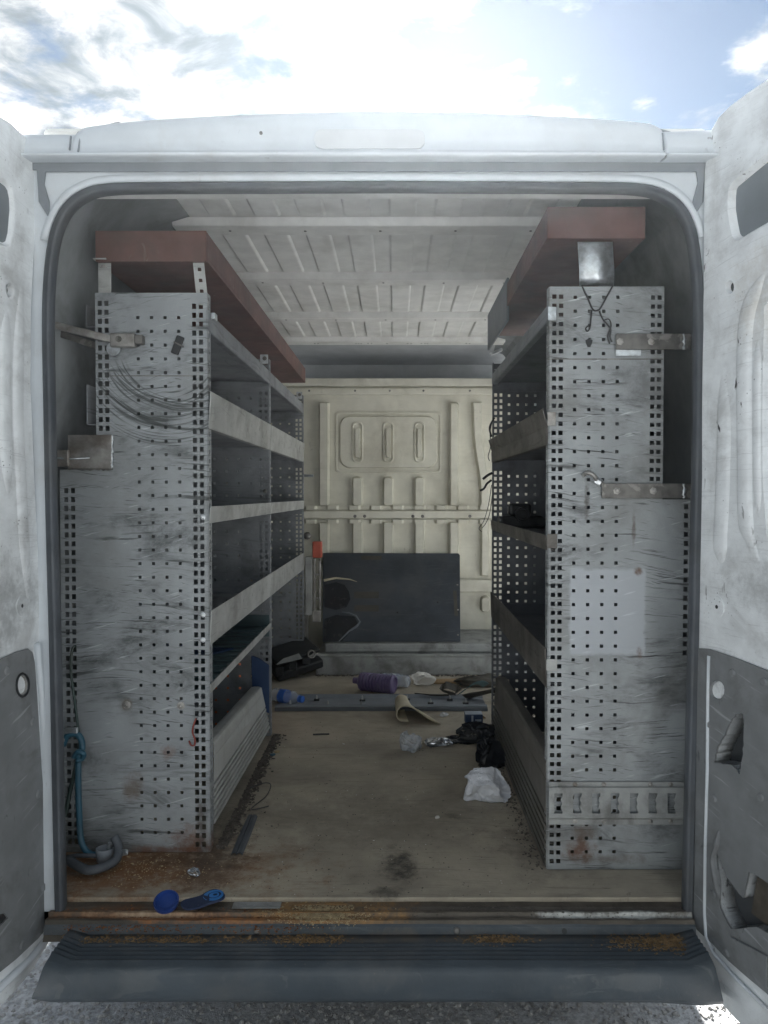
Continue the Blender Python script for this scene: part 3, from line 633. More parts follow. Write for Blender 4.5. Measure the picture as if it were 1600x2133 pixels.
def strip(par, Pf, uvf, pts, wpx, h, m='door_paint', name='swage'):
    pts = smoothpath([(a, c, 0) for (a, c) in pts], 4); rows = []
    for (o, q) in ((-1, .001), (-.72, -h * .6), (-.45, -h), (.45, -h), (.72, -h * .6), (1, .001)):
        nn_ = len(pts) - 1; tp_ = [min(1, 4.5 * k / nn_, 4.5 * (nn_ - k) / nn_) for k in range(nn_ + 1)]; tp_ = [t * t * (3 - 2 * t) for t in tp_]
        rows.append([Pf(*uvf(p.x + o * wpx * (.25 + .75 * tp_[k]), p.y), .001 + (q - .001) * tp_[k]) for k, p in enumerate(pts)])
    b = MB(); b.grid(rows); return b.build(name, m, par, smooth=True)
strip(dr, Pr, uvr, [(1506, 760), (1508, 900), (1504, 1050), (1500, 1130), (1504, 1180)], 16, .005)
strip(dr, Pr, uvr, [(1598, 560), (1575, 600), (1556, 660), (1550, 760), (1551, 950), (1552, 1060), (1560, 1120), (1590, 1190)], 17, .007)
strip(dr, Pr, uvr, [(1579, 700), (1577, 800), (1577, 980), (1580, 1080)], 9, .004)
def disc(par, Pf, uvf, px, py, r, h, m, name, hole=False):
    u, v = uvf(px, py); c = Pf(u, v, 0); nn = (Pf(0, 0, -1) - Pf(0, 0, 0)).normalized()
    prof = [(r, -.001), (r, h * .6), (r * .85, h), (r * .35, h), (r * .3, h * .2), (.0005, h * .2)] if hole else [(r, -.001), (r * .95, h * .7), (r * .6, h)]
    b = MB(); b.lathe(c, nn, prof, 18); return b.build(name, m, par, smooth=False)
o = disc(dr, Pr, uvr, 1493, 1264, .026, .003, 'door_paint', 'blanking_boss'); disc(o, Pr, uvr, 1495, 1264, .006, .0035, 'black_plastic', 'hole')  # black disc painted in for the dark of the boss hole
# torn plastic lower trim of this door
tr_out = [uvr(1455, 1350), uvr(1482, 1352), uvr(1540, 1372), uvr(1600, 1396), (.34, uvr(1600, 1396)[1] - .01), (.68, uvr(1600, 1396)[1] - .02), (.68, zb + .12), (.40, zb + .10), uvr(1600, 2068), uvr(1560, 2035), uvr(1520, 2000), uvr(1490, 1968), uvr(1470, 1950), uvr(1454, 1935), uvr(1446, 1900), uvr(1449, 1700), uvr(1452, 1500), uvr(1454, 1400)]
b = MB(); b.poly([tr_out, torn1[::-1], torn2[::-1], holes_of(uvr, 1498, 1437, 15, 20)], lambda u, v, d: Pr(u, v, d - .005), .0035); tri = b.build('trim_panel', 'door_trim', dr, bevel=.001)
recess(tri, holes_of(uvr, 1498, 1437, 15, 20), Pr, -.005, .015, .006, 'pull_recess', 'door_trim', 'bare_steel')
# dark void behind the tears: a backing well in the door cavity
for lp in (torn1, torn2): recess(tri, lp, Pr, -.001, .042, .0, 'tear_well', 'dark_steel', 'dark_void')
b = MB(); b.poly([[uvr(*p) for p in ((1550, 1905), (1562, 1830), (1590, 1842), (1606, 1850), (1606, 1945), (1582, 1930))]], lambda u, v, d: Pr(u, v, d + .020), .004); b.build('bare_metal_patch', 'sill_metal', tri)
b = MB(); b.tube([Pr(*uvr(px, py), -.006) for (px, py) in ((1481, 1366), (1479, 1450), (1478, 1600), (1474, 1750), (1472, 1900), (1475, 1950), (1490, 1985), (1530, 2030), (1600, 2100))], .0042, 8); b.build('trim_edging', 'white_paint', tri, smooth=True)
for (px, py) in ((1526, 1401), (1474, 1508 ), (1487, 1662), (1486, 1862), (1513, 1985), (1592, 1420), (1585, 1660)): disc(tri, Pr, uvr, px + 4, py, .010, .009, 'door_trim', 'clip')
strip(tri, Pr, uvr, [(1502, 1712), (1498, 1760), (1490, 1790), (1496, 1830), (1500, 1880)], 5, .014, 'door_trim', 'torn_edge')
b = MB(); b.poly([[uvr(*p) for p in ((1530, 1950), (1606, 1990), (1606, 2060), (1545, 1985))]], lambda u, v, d: Pr(u, v, d - .012), .006); b.build('trim_flap', 'door_trim', tri, bevel=.002)
# left-hand door (at -x)
uvl, Pl = door(-1, (-.868, 1.785), R(4), None, None)
ol = [(-20, 222), (25, 252), (50, 276), (67, 310), (77, 350), (80, 400), (77, 470), (72, 540), (67, 640), (66, 800), (74, 1000), (84, 1200), (92, 1350), (98, 1500), (106, 1650), (115, 1800), (118, 1870), (114, 1930), (100, 1970), (70, 2020), (30, 2070), (-20, 2122)]
olu = [uvl(*p) for p in ol]; zt, zb = olu[0][1], olu[-1][1]
outl = olu + [(.70, zb), (.74, zb + .05), (.74, zt - .10), (.70, zt)]
win = [uvl(*p) for p in ((29, 440), (28, 415), (24, 395), (17, 383), (8, 376), (-20, 354))] + [(.61, uvl(-20, 354)[1]), (.64, uvl(-20, 354)[1] - .03), (.64, uvl(-20, 492)[1] + .03), (.61, uvl(-20, 492)[1])] + [uvl(*p) for p in ((-20, 492), (4, 508), (13, 511), (20, 507), (25, 488))]
b = MB(); b.poly([outl, win, holes_of(uvl, 21, 605, 7, 13)], lambda u, v, d: Pl(u, v, d), .05); dl = b.build('rear_door', 'door_paint', van, bevel=.007, seg=3)
recess(dl, win, Pl, .0005, .007, .006, 'window_recess', 'door_paint', 'window_blank')
recess(dl, holes_of(uvl, 21, 605, 7, 13), Pl, .0005, .012, .003, 'bolt_recess', 'door_paint', 'black_plastic')
strip(dl, Pl, uvl, [(48, 560), (40, 700), (38, 850), (44, 1000), (52, 1150), (66, 1300)], 12, .005)
strip(dl, Pl, uvl, [(14, 640), (10, 760), (12, 900), (18, 1040)], 14, .006)
o = disc(dl, Pl, uvl, 46, 1262, .026, .003, 'door_paint', 'blanking_boss'); disc(o, Pl, uvl, 44, 1262, .006, .0035, 'black_plastic', 'hole')  # here too a black disc replaces the shaded hole
tr_out = [uvl(*p) for p in ((-20, 1380), (30, 1358), (55, 1351), (64, 1358), (69, 1380), (74, 1450), (83, 1600), (95, 1750), (102, 1850), (103, 1900), (96, 1930), (76, 1955), (30, 1998), (-20, 2038))] + [(.68, zb + .10), (.68, uvl(0, 1380)[1])]
tornl = [uvl(*p) for p in ((-15, 1908), (6, 1902), (12, 1912), (2, 1924), (-12, 1932))]
b = MB(); b.poly([tr_out, tornl[::-1], holes_of(uvl, 42, 1427, 11, 20)], lambda u, v, d: Pl(u, v, d - .005), .0035); tri2 = b.build('trim_panel', 'door_trim', dl, bevel=.001)
b = MB(); b.poly([tornl], lambda u, v, d: Pl(u, v, d - .0012), .0008); b.build('tear_well', 'black_plastic', tri2)  # flat black plate in place of the dark inside the tear
recess(tri2, holes_of(uvl, 42, 1427, 11, 20), Pl, -.005, .015, .005, 'pull_recess', 'bare_steel', 'black_plastic')
b = MB(); ring = [Pl(u, v, -.006) for (u, v) in holes_of(uvl, 42, 1427, 13, 24, 20)]; b.tube(ring + ring[:1], .003, 6, False); b.build('pull_ring', 'black_plastic', tri2, smooth=True)
b = MB(); b.tube([Pl(*uvl(px, py), -.004) for (px, py) in ((74, 1340), (83, 1450), (92, 1600), (103, 1750), (110, 1860), (108, 1915), (92, 1958), (60, 1998), (-20, 2072))], .009, 8); b.build('door_edge_flange', 'white_paint', dl, smooth=True)
for (px, py) in ((11, 1397), (65, 1503), (76, 1654), (87, 1848), (42, 1968)): disc(tri2, Pl, uvl, px, py, .011, .008, 'door_trim', 'clip')
strip(tri2, Pl, uvl, [(-20, 1905), (8, 1898), (40, 1890), (52, 1880), (56, 1860), (62, 1850)], 3, .004, 'black_plastic', 'tear_line')

# ================================================================== RACKS
def perf(mb, to3d, u0, u1, v0, v1, cols, cut=None):
    """sheet with square holes: cols = (u centre, hole w, hole h, first v, pitch, count)"""
    us, vs = {u0, u1}, {v0, v1}
    def rd(x): return round(x, 5)
    H = []
    for (uc, w_, h_, vf, pt, n) in cols:
        us |= {rd(uc - w_ / 2), rd(uc + w_ / 2)}
        for k in range(n):
            v = vf + k * pt
            if v0 + h_ < v < v1 - h_: H.append((uc - w_ / 2, uc + w_ / 2, v - h_ / 2, v + h_ / 2)); vs |= {rd(v - h_ / 2), rd(v + h_ / 2)}
    if cut: us |= {rd(cut[0])}; vs |= {rd(cut[1])}
    us = sorted(rd(x) for x in us); vs = sorted(rd(x) for x in vs)
    us = sorted(set(us)); vs = sorted(set(vs))
    iu = {x: k for k, x in enumerate(us)}; hole = set()
    import bisect
    for (a, b_, c, d) in H:
        for i in range(bisect.bisect_left(us, rd(a)), bisect.bisect_left(us, rd(b_))):
            for j in range(bisect.bisect_left(vs, rd(c)), bisect.bisect_left(vs, rd(d))): hole.add((i, j))
    base = len(mb.v); nu = len(us)
    for v in vs:
        for u in us: mb.v.append(Vector(to3d(u, v)))
    for j in range(len(vs) - 1):
        for i in range(nu - 1):
            if (i, j) in hole: continue
            if cut and cut[2](us[i] + 1e-5, vs[j] + 1e-5): continue
            mb.f.append((base + j * nu + i, base + j * nu + i + 1, base + (j + 1) * nu + i + 1, base + (j + 1) * nu + i))
    return mb
def clean(o):     # drop unused vertices of a perforated sheet
    bm = bmesh.new(); bm.from_mesh(o.data)
    bmesh.ops.delete(bm, geom=[v for v in bm.verts if not v.link_faces], context='VERTS'); bm.to_mesh(o.data); bm.free(); return o
def rows_of(zs, ze, pitch): return int((ze - zs) / pitch) + 1
def bolt(par, c, n, r=.008, m='bare_steel', name='bolt'):
    b = MB(); b.lathe(c, n, [(r * 1.5, -.001), (r * 1.5, .0015), (r, .002), (r, r * .8), (r * .7, r)], 6 if r > .006 else 8); return b.build(name, m, par)

# ---------------- rack beside the solid wall (at -x)
rkl = empty('shelving_rack', (XL, (YL1 + YL3) / 2, ZF), 'tall perforated grey steel van rack of two bays, beside the blue hose', 'shelving rack', 'steel racks along the load space')
def PL(px, py): p = AY(px, py, YL1); return p.x, p.z
xo_u = PL(199, 700)[0]; xo_l = PL(127, 1200)[0]; zt_l = PL(300, 610)[1]; zst = PL(160, 978)[1]; pxm = YL1 / F
E = 18.45 * pxm; Cc = 28.35 * pxm; zlo = ZF + .002
cols = []
for px in (408, 422): cols.append((PL(px, 1200)[0], .0115, .0145, zlo + .022, E, 70))
for px in (209.5, 223.5): cols.append((PL(px, 800)[0], .0115, .0145, zst + .04, E, 40))
for px in (141, 155): cols.append((PL(px, 1300)[0], .0115, .0145, zlo + .03, E, int((zst - zlo - .05) / E)))
for px in (292, 320, 348, 376): cols.append((PL(px, 1200)[0], .0085, .0085, PL(300, 1734)[1], Cc, 39))
b = MB(); perf(b, lambda u, v: (u, YL1, v), xo_l, XL, zlo, zt_l, cols, (xo_u, zst, lambda u, v: u < xo_u and v > zst))
clean(b.build('end_panel', 'rack_front_l', rkl, solid=.0025))
def flange(par, x, y, z0, z1, d, m, s):      # folded edge of an end panel, along y
    b = MB(); k = int((z1 - z0) / .025); perf(b, lambda u, v: (x, u, v), y, y + d, z0, z1, [(y + d * .5, .012, .0125, z0 + .022, .025, k)]); clean(b.build('edge_flange', m, par, solid=.002))
flange(rkl, XL + .0015, YL1, zlo, zt_l, .034, 'rack_front_l', 1)
# seam across the upper panel
b = MB(); p, q = AY(228, 783, YL1 - .0015), AY(402, 783, YL1 - .0015); b.box(p.x, q.x, YL1 - .0022, YL1 - .0012, p.z - .0012, p.z + .0012); b.build('panel_seam', 'dark_steel', rkl)
# inner frames
for (y, m) in ((YL2, 'rack_inner'), (YL3, 'rack_inner')):
    cols = [(XL - .012, .0115, .0145, zlo + .02, .025, 70), (XL - .034, .0115, .0145, zlo + .02, .025, 70)]
    for k in range(4): cols.append((XL - .075 - k * .05, .010, .010, zlo + .05, .05, 40))
    b = MB(); perf(b, lambda u, v: (u, y, v), xo_u - .05, XL, zlo, zt_l, cols); clean(b.build('frame_panel', m, rkl, solid=.0025))
    flange(rkl, XL + .0015, y, zlo, zt_l, .03, m, 1)
def shelf(par, xa, xw, y0, y1, zt_, zb_, m, inner, tray='shelf', hang=.04, slots=True, flare=0.0, floor_top=False):
    s = 1 if xw > xa else -1
    b = MB(); n = int((y1 - y0 - .1) / .075); cols = [(y0 + .07 + .075 * k, .004, .013, (zt_ + zb_) / 2 - .012 + .024 * (k % 2), 9, 1) for k in range(n)] if slots and zt_ - zb_ > .04 else []
    perf(b, lambda u, v: (xa - s * flare * (v - zb_) / (zt_ - zb_), u, v), y0 + .002, y1 - .002, zb_, zt_, cols)
    lp = clean(b.build('shelf_lip', m, par, solid=.0025))
    zf_ = zb_ + .008 if not floor_top else zt_ - .004
    b = MB(); b.box(min(xa + s * .002, xw), max(xa + s * .002, xw), y0 + .004, y1 - .004, zf_, zf_ + .002); b.build(tray, inner, par)
    # folded rolled edge under the lip, back lip and end lips hanging below the shelf
    b = MB(); b.box(min(xa, xa + s * .02), max(xa, xa + s * .02), y0 + .004, y1 - .004, zb_ - .0022, zb_ - .0002); b.build('lip_return', m, par)
    b = MB(); b.box(min(xw, xw - s * .002), max(xw, xw - s * .002), y0 + .004, y1 - .004, zf_, zt_ + .02); b.build('back_lip', inner, par)
    b = MB(); b.box(min(xa + s * .004, xw), max(xa + s * .004, xw), y1 - .008, y1 - .0045, zf_ - hang, zf_ - .0005); b.build('end_lip', inner, par)
    b = MB(); b.box(min(xa + s * .004, xw), max(xa + s * .004, xw), y1 - .0075, y1 - .0045, zf_ + .0025, zf_ + .05); b.build('end_lip', inner, par)
    return lp
def zl(py): return AX(437, py, XL).z
for (ya_, yb_) in ((YL1 + .004, YL2), (YL2 + .004, YL3)):
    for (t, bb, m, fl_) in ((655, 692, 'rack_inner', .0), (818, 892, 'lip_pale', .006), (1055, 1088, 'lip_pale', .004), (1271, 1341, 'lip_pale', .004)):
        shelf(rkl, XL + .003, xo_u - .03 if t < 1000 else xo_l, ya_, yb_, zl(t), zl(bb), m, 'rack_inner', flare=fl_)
shelf(rkl, XL + .003, xo_l, YL1 + .004, YL2, zl(1424), zl(1442), 'lip_pale', 'teal_mat', 'ribbed_mat', slots=False)
for k in range(11):
    y = YL1 + .12 + k * .075; b = MB(); b.box(xo_l + .02, XL - .01, y, y + .04, zl(1442) + .0105, zl(1442) + .017); b.build('mat_rib', 'teal_mat', rkl, bevel=.003)
# corner gussets standing above the frames
for (y, dx_) in ((YL2, 0), (YL3, 0)):
    b = MB(); b.box(XL - .034, XL - .002, y - .005, y - .003, zt_l - .02, zt_l + .018); gq = b.build('gusset', 'galvanised', rkl, bevel=.001); bolt(gq, (XL - .016, y - .005, zt_l + .002), (0, -1, 0), .006, 'dark_steel')
b = MB(); p = AY(437, 655, YL1 + .02); b.box(XL + .003, XL + .016, YL1 + .03, YL1 + .06, p.z - .01, p.z + .008); b.build('shelf_clip', 'galvanised', rkl, bevel=.002)
for py in (1077, 1281, 1333): bolt(rkl, AY(423, py, YL1 - .001), (0, -1, 0), .005, 'galvanised')
for (y, zpy) in ((YL2, 1023), (YL3, 1023)): bolt(rkl, AY(552 if y == YL2 else 624, zpy, y - .003), (0, -1, 0), .006, 'dark_steel')
# ribbed kick panel, leaning
def kick(par, xa, s, y0, y1, zt0, zt1, zb0, zb1, lean, m):
    """extruded drawer front: plain upper part, seven grooves below, rounded top"""
    prof = [(.040, 1.0), (.030, 1.012), (.010, 1.012), (.002, 1.0), (0, .98), (0, .84), (.003, .835), (.003, .83), (0, .825), (0, .52)]
    v = .52
    for k in range(6): prof += [(0, v - .002), (.022, v - .008), (.022, v - .038), (0, v - .044), (0, v - .085)]; v -= .085
    prof += [(0, .0), (.01, -.005)]
    rows = []
    for (o, t) in prof:
        r = []
        for k in range(2):
            y = (y0, y1)[k]; zt_ = (zt0, zt1)[k]; zb_ = (zb0, zb1)[k]
            r.append((xa + s * (o + lean[k] * t), y, zb_ + (zt_ - zb_) * t))
        rows.append(r)
    b = MB(); b.grid(rows); return b.build('kick_panel', m, par, solid=.002)
p0 = zl(1556); p1 = AX(548, 1427, XL - .03).z; q0 = zl(1728); q1 = AX(558, 1520, XL).z
kick(rkl, XL + .004, -1, YL1 + .04, YL2 - .03, p0, p1, q0, q1, (.0, .035), 'kick_pale')
p = AY(545, 1420, YL2 - .004); b = MB(); b.poly([[(XL - .07, ZF + .12), (XL - .002, ZF + .10), (XL - .002, ZF + .30), (XL - .045, ZF + .33), (XL - .075, ZF + .34)]], lambda u, v, d: (u, YL2 - .012 + d, v), .006); b.build('end_cheek', 'panel_blue', rkl, bevel=.001)
# braces that tie the rack to the van body
b = MB(); b.bar(AY(108, 676, YL1 - .03), AY(240, 709, YL1 - .012), .012, .020); br = b.build('brace_bar', 'bare_steel', rkl, bevel=.002)
b = MB(); b.bar(AY(110, 690, YL1 + .02), AY(205, 722, YL1 + .02), .01, .018); b.build('brace_bar', 'dark_steel', rkl, bevel=.002)
b = MB(); p, q = AY(231, 724, YL1 - .012), AY(283, 695, YL1 - .012); b.box(p.x, q.x, YL1 - .022, YL1 - .002, p.z, q.z); bc = b.build('brace_clamp', 'bare_steel', rkl, bevel=.004)
b = MB(); p, q = AY(283, 718, YL1 - .012), AY(300, 699, YL1 - .012); b.box(p.x, q.x, YL1 - .026, YL1 - .002, p.z, q.z); b.build('clamp_nut', 'dark_steel', bc, bevel=.003)
bolt(bc, AY(247, 706, YL1 - .022), (0, -1, 0), .006, 'dark_steel')
b = MB(); c = AY(237, 727, YL1 - .008); b.lathe(c, (0, -1, 0), [(.019, 0), (.019, .004)], 16); b.build('tab_washer', 'galvanised', bc)
b = MB(); c = AY(370, 719, YL1 - .006); b.bar(c + Vector((.009, 0, .024)), c + Vector((-.009, 0, -.024)), .022, .008, (0, 1, 0)); tp = b.build('rubber_stop', 'black_plastic', rkl, bevel=.003)
b = MB(); b.bar(AY(362, 712, YL1 - .012), AY(382, 722, YL1 - .012), .003, .004); b.build('stop_seam', 'dark_steel', tp)
b = MB(); p, q = AY(143, 976, YL1 - .008), AY(233, 906, YL1 - .008); b.box(p.x, q.x, YL1 - .012, YL1 - .006, p.z, q.z); wp = b.build('welded_plate', 'bare_steel', rkl, bevel=.001)
random.seed(5)
pts = [AY(233, 906 + k * 3.5, YL1 - .008) for k in range(21)]
b = MB()
pts = [p + Vector((random.uniform(-.002, .002), 0, 0)) for p in pts]; b.tube(pts, [random.uniform(.002, .0045) for _ in pts], 7); b.build('weld_bead', 'galvanised', wp, smooth=True)
b = MB(); pts = [AY(143 + k * 4.5, 977 + random.uniform(-1.5, 1.5), YL1 - .008) for k in range(21)]; b.tube(pts, [random.uniform(.002, .004) for _ in pts], 7); b.build('weld_bead', 'dark_steel', wp, smooth=True)
b = MB(); p, q = AY(105, 972, YL1 - .02), AY(146, 937, YL1 - .02); b.box(p.x, q.x, YL1 - .030, YL1 - .013, p.z, q.z); b.build('brace_lug', 'bare_steel', wp, bevel=.003)
b = MB(); b.tube([AY(118, 954, YL1 - .034), AY(150, 956, YL1 - .02), AY(186, 954, YL1 - .016)], .0028, 6); b.build('weld_rod', 'galvanised', wp, smooth=True)
# bolt bosses low on the panel
for (px, py) in ((265, 1468), (377, 1470)):
    c = AY(px, py, YL1 - .001); b = MB(); b.lathe(c, (0, -1, 0), [(.011, -.001), (.011, .003), (.005, .004), (.0035, .001)], 14); b.build('rivet_nut', 'bare_steel', rkl)
c = AY(265, 1468, YL1 - .003); 
# posts under the red tray
b = MB(); p, q = AY(206, 608, YL1 + .01), AY(232, 562, YL1 + .01); b.box(p.x, q.x, YL1 + .006, YL1 + .010, p.z - .02, q.z + .02); po = b.build('tray_bracket', 'lip_pale', rkl, bevel=.001)
b = MB(); b.box(p.x - .004, q.x - .004, YL1 - .02, YL1 + .011, q.z + .0205, q.z + .0235); b.build('bracket_foot', 'lip_pale', po)
bolt(po, AY(216, 557, YL1 + .0), (0, -.4, 1), .007, 'bare_steel')
u0, v0 = PL(408, 612); u1, v1 = PL(429, 546)
b = MB(); perf(b, lambda u, v: (u - (v - v0) * .10, YL1 + .005, v), u0, u1 + .002, v0 - .03, v1, [((u0 + u1) / 2 + .002, .010, .010, v0 + .008, .03, 3)]); clean(b.build('tray_bracket', 'lip_pale', rkl, solid=.003))

# ---------------- rack beside the side door (at +x)
rkr = empty('shelving_rack', (XR, (YR1 + YR2) / 2, ZF), 'scuffed grey steel van rack with a lashing rail and a clean square patch', 'shelving rack', 'steel racks along the load space')
def PR(px, py): p = AY(px, py, YR1); return p.x, p.z
xo_u = PR(1382, 800)[0]; xo_l = PR(1452, 1300)[0]; zt_r = PR(1250, 597)[1]; zsr = PR(1400, 1040)[1]; pxm = YR1 / F
E = 18.75 * pxm; Cc = 29.0 * pxm
cols = []
for px in (1152, 1166): cols.append((PR(px, 1200)[0], .0115, .0115, zlo + .022, E, 70))
for px in (1359, 1372.5): cols.append((PR(px, 800)[0], .0115, .0115, zsr + .03, E, 40))
for px in (1428, 1442): cols.append((PR(px, 1200)[0], .0115, .0135, PR(1400, 1360)[1], E * 1.02, 17))
for px in (1195, 1224.5, 1254, 1283): cols.append((PR(px, 1200)[0], .0088, .0088, PR(1200, 1774)[1] , Cc, 41))
b = MB(); perf(b, lambda u, v: (u, YR1, v), XR, xo_l, zlo, zt_r, cols, (xo_u, zsr, lambda u, v: u > xo_u - 1e-4 and v > zsr))
clean(b.build('end_panel', 'rack_front_r', rkr, solid=.0025))
flange(rkr, XR - .0015, YR1, zlo, zt_r, .03, 'rack_front_r', -1)
b = MB(); p, q = AY(1140, 748, YR1 - .0015), AY(1381, 748, YR1 - .0015); b.box(p.x, q.x, YR1 - .0022, YR1 - .0012, p.z - .0014, p.z + .0014); b.build('panel_seam', 'dark_steel', rkr)
cols = [(XR + .012, .0115, .0145, zlo + .02, .025, 70), (XR + .034, .0115, .0145, zlo + .02, .025, 70)]
for k in range(4): cols.append((XR + .068 + k * .0365, .0105, .0105, zlo + .03, .0375, 50))
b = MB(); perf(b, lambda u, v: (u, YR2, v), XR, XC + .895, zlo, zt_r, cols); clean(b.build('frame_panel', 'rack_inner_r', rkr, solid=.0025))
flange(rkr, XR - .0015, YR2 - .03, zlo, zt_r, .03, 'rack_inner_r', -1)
def zr(py): return AX(1137, py, XR).z
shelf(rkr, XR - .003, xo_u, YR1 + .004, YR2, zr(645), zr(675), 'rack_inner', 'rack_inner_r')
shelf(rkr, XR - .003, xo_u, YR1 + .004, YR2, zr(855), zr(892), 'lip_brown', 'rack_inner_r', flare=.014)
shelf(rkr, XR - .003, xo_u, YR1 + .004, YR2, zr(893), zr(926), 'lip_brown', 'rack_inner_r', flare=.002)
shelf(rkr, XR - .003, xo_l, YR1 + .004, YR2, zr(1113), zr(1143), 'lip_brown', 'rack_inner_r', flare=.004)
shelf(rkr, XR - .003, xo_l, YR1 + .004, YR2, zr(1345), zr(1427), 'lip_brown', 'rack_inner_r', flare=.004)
p0 = zr(1580); p1 = AX(1034, 1407, XR + .02).z; q0 = zr(1800); q1 = ZF + .01
kick(rkr, XR - .004, 1, YR1 + .004, YR2 - .02, p0, p1, q0, q1, (.0, .02), 'kick_brown')
# clips that wrap the shelf ends round the front post
for (pa, pb, px1, m) in ((640, 668, 1158, 'galvanised'), (859, 887, 1157, 'bare_steel'), (1112, 1142, 1160, 'lip_brown'), (1372, 1396, 1160, 'lip_pale')):
    a, c = AY(1137, pb, YR1), AY(px1, pa, YR1); b = MB(); b.box(XR - .006, c.x, YR1 - .0065, YR1 - .0035, a.z, c.z); b.build('shelf_end_clip', m, rkr, bevel=.001)
# strap brackets
for (xa_, xb_, pa, pb, bx) in ((1283, 1440, 695, 728, (1292, 1357)), (1254, 1440, 1007, 1038, (1285, 1361))):
    a, c = AY(xa_, pb, YR1 - .012), AY(xb_, pa, YR1 - .012); b = MB(); b.box(a.x, c.x, YR1 - .014, YR1 - .008, a.z, c.z); sb = b.build('strap_bracket', 'dark_steel', rkr, bevel=.0015)
    for px in bx: bolt(sb, AY(px, (pa + pb) / 2, YR1 - .0145), (0, -1, 0), .0065, 'bare_steel')
    pts = [AY(1425 + random.uniform(-2, 2), pa + k * (pb - pa) / 8, YR1 - .014) for k in range(9)]; b = MB(); b.tube(pts, [random.uniform(.002, .005) for _ in pts], 7); b.build('weld_bead', 'galvanised', sb, smooth=True)
a, c = AY(1283, 741, YR1 - .006), AY(1335, 727, YR1 - .006); b = MB(); b.box(a.x, c.x, YR1 - .0075, YR1 - .0055, a.z, c.z); b.build('bracket_backing', 'galvanised', rkr)
# bent hook above the lower bracket
b = MB(); b.tube(smoothpath([AY(1216, 990, YR1 - .012), AY(1224, 984, YR1 - .028), AY(1236, 990, YR1 - .034), AY(1246, 1003, YR1 - .024), AY(1256, 1008, YR1 - .015)], 4), .006, 8); b.build('bent_hook', 'bare_steel', rkr, smooth=True)
b = MB(); p = AY(1247, 1003, YR1 - .025); b.lathe(p, (.8, -.3, -.5), [(.010, -.008), (.010, .008)], 6); b.build('hook_nut', 'galvanised', rkr)
# flat black patch painting the dark of a torn hole under the wires
b = MB(); c = AY(1227, 715, YR1 - .0018); b.poly([[(c.x + .008 * math.cos(t) * (1 + .4 * math.sin(3 * t)), c.z + .014 * math.sin(t) * (1 + .3 * math.cos(2 * t))) for t in [k * .523 for k in range(12)]]], lambda u, v, d: (u, YR1 - .0022 + d, v), .0006); b.build('painted_hole', 'black_plastic', rkr)
# lashing rail with seven keyhole slots
a, c = AY(1143, 1704, YR1 - .012), AY(1421, 1640, YR1 - .012)
slots = []
for k in range(7):
    q0_ = AY(1155 + k * 39.3, 1652, YR1 - .012); q1_ = AY(1170 + k * 39.3, 1694, YR1 - .012); u0, u1, v0, v1 = q0_.x, q1_.x, q1_.z, q0_.z; m_ = (v0 + v1) / 2; h_ = (v1 - v0)
    slots.append([(u0, v0), (u1 + .002, v0), (u1 + .002, v0 + h_ * .12), (u1 - .0015, v0 + h_ * .24), (u1 - .003, v0 + h_ * .34), (u1, m_ - h_ * .06), (u1 + .001, m_), (u1, m_ + h_ * .06), (u1 - .003, v1 - h_ * .34), (u1 - .0015, v1 - h_ * .24), (u1 + .002, v1 - h_ * .12), (u1 + .002, v1), (u0, v1)])
b = MB(); b.poly([[(a.x, a.z), (c.x + .01, a.z), (c.x + .01, c.z), (a.x, c.z)]] + slots, lambda u, v, d: (u, YR1 - .014 + d, v), .003); er = b.build('lashing_rail', 'step_paint', rkr, bevel=.0008)
for (pa, pb) in ((1628, 1641), (1703, 1717)):
    a2_, c2 = AY(1143, pb, YR1 - .004), AY(1421, pa, YR1 - .004); b = MB(); b.box(a2_.x, c2.x + .01, YR1 - .007, YR1 - .004, a2_.z, c2.z); b.build('rail_flange', 'step_paint', er, bevel=.001)
b = MB(); b.grid([[(a.x, YR1 - .0055, AY(1143, 1639, YR1).z), (c.x + .01, YR1 - .0055, AY(1143, 1639, YR1).z)], [(a.x, YR1 - .014, c.z - .002), (c.x + .01, YR1 - .014, c.z - .002)]]); b.grid([[(a.x, YR1 - .014, a.z + .002), (c.x + .01, YR1 - .014, a.z + .002)], [(a.x, YR1 - .0055, AY(1143, 1705, YR1).z), (c.x + .01, YR1 - .0055, AY(1143, 1705, YR1).z)]]); b.build('rail_web', 'step_paint', er, solid=.002)
for px in (1198, 1258, 1355, 1397):
    for py in (1634, 1710): bolt(er, AY(px, py, YR1 - .007), (0, -1, 0), .0045, 'bare_steel', 'rivet')
# wires threaded through the holes, hanging from the galvanised strap
def wire(par, pts, r, m, name='wire'):
    b = MB(); b.tube(smoothpath(pts, 5), r, 6); return b.build(name, m, par, smooth=True)
wr = tag(wire(None, [AY(1212, 594, YR1 - .004), AY(1224, 620, YR1 - .006), AY(1235, 644, YR1 - .006), AY(1246, 646, YR1 - .007), AY(1254, 636, YR1 - .006), AY(1276, 596, YR1 - .004)], .0022, 'wire_dark', 'tie_wire'), 'dark tie wire threaded in a V through the upper rack holes', 'wire')
wire(wr, [AY(1233, 646, YR1 - .006), AY(1231, 665, YR1 - .006), AY(1229, 682, YR1 - .004), AY(1224, 690, YR1 - .006), AY(1220, 684, YR1 - .005), AY(1226, 678, YR1 - .002)], .002, 'wire_dark', 'wire_tail')
wire(wr, [AY(1249, 648, YR1 - .006), AY(1256, 665, YR1 - .007), AY(1264, 675, YR1 - .01), AY(1272, 685, YR1 - .008), AY(1271, 702, YR1 - .008), AY(1275, 712, YR1 - .006)], .002, 'wire_dark', 'wire_tail')
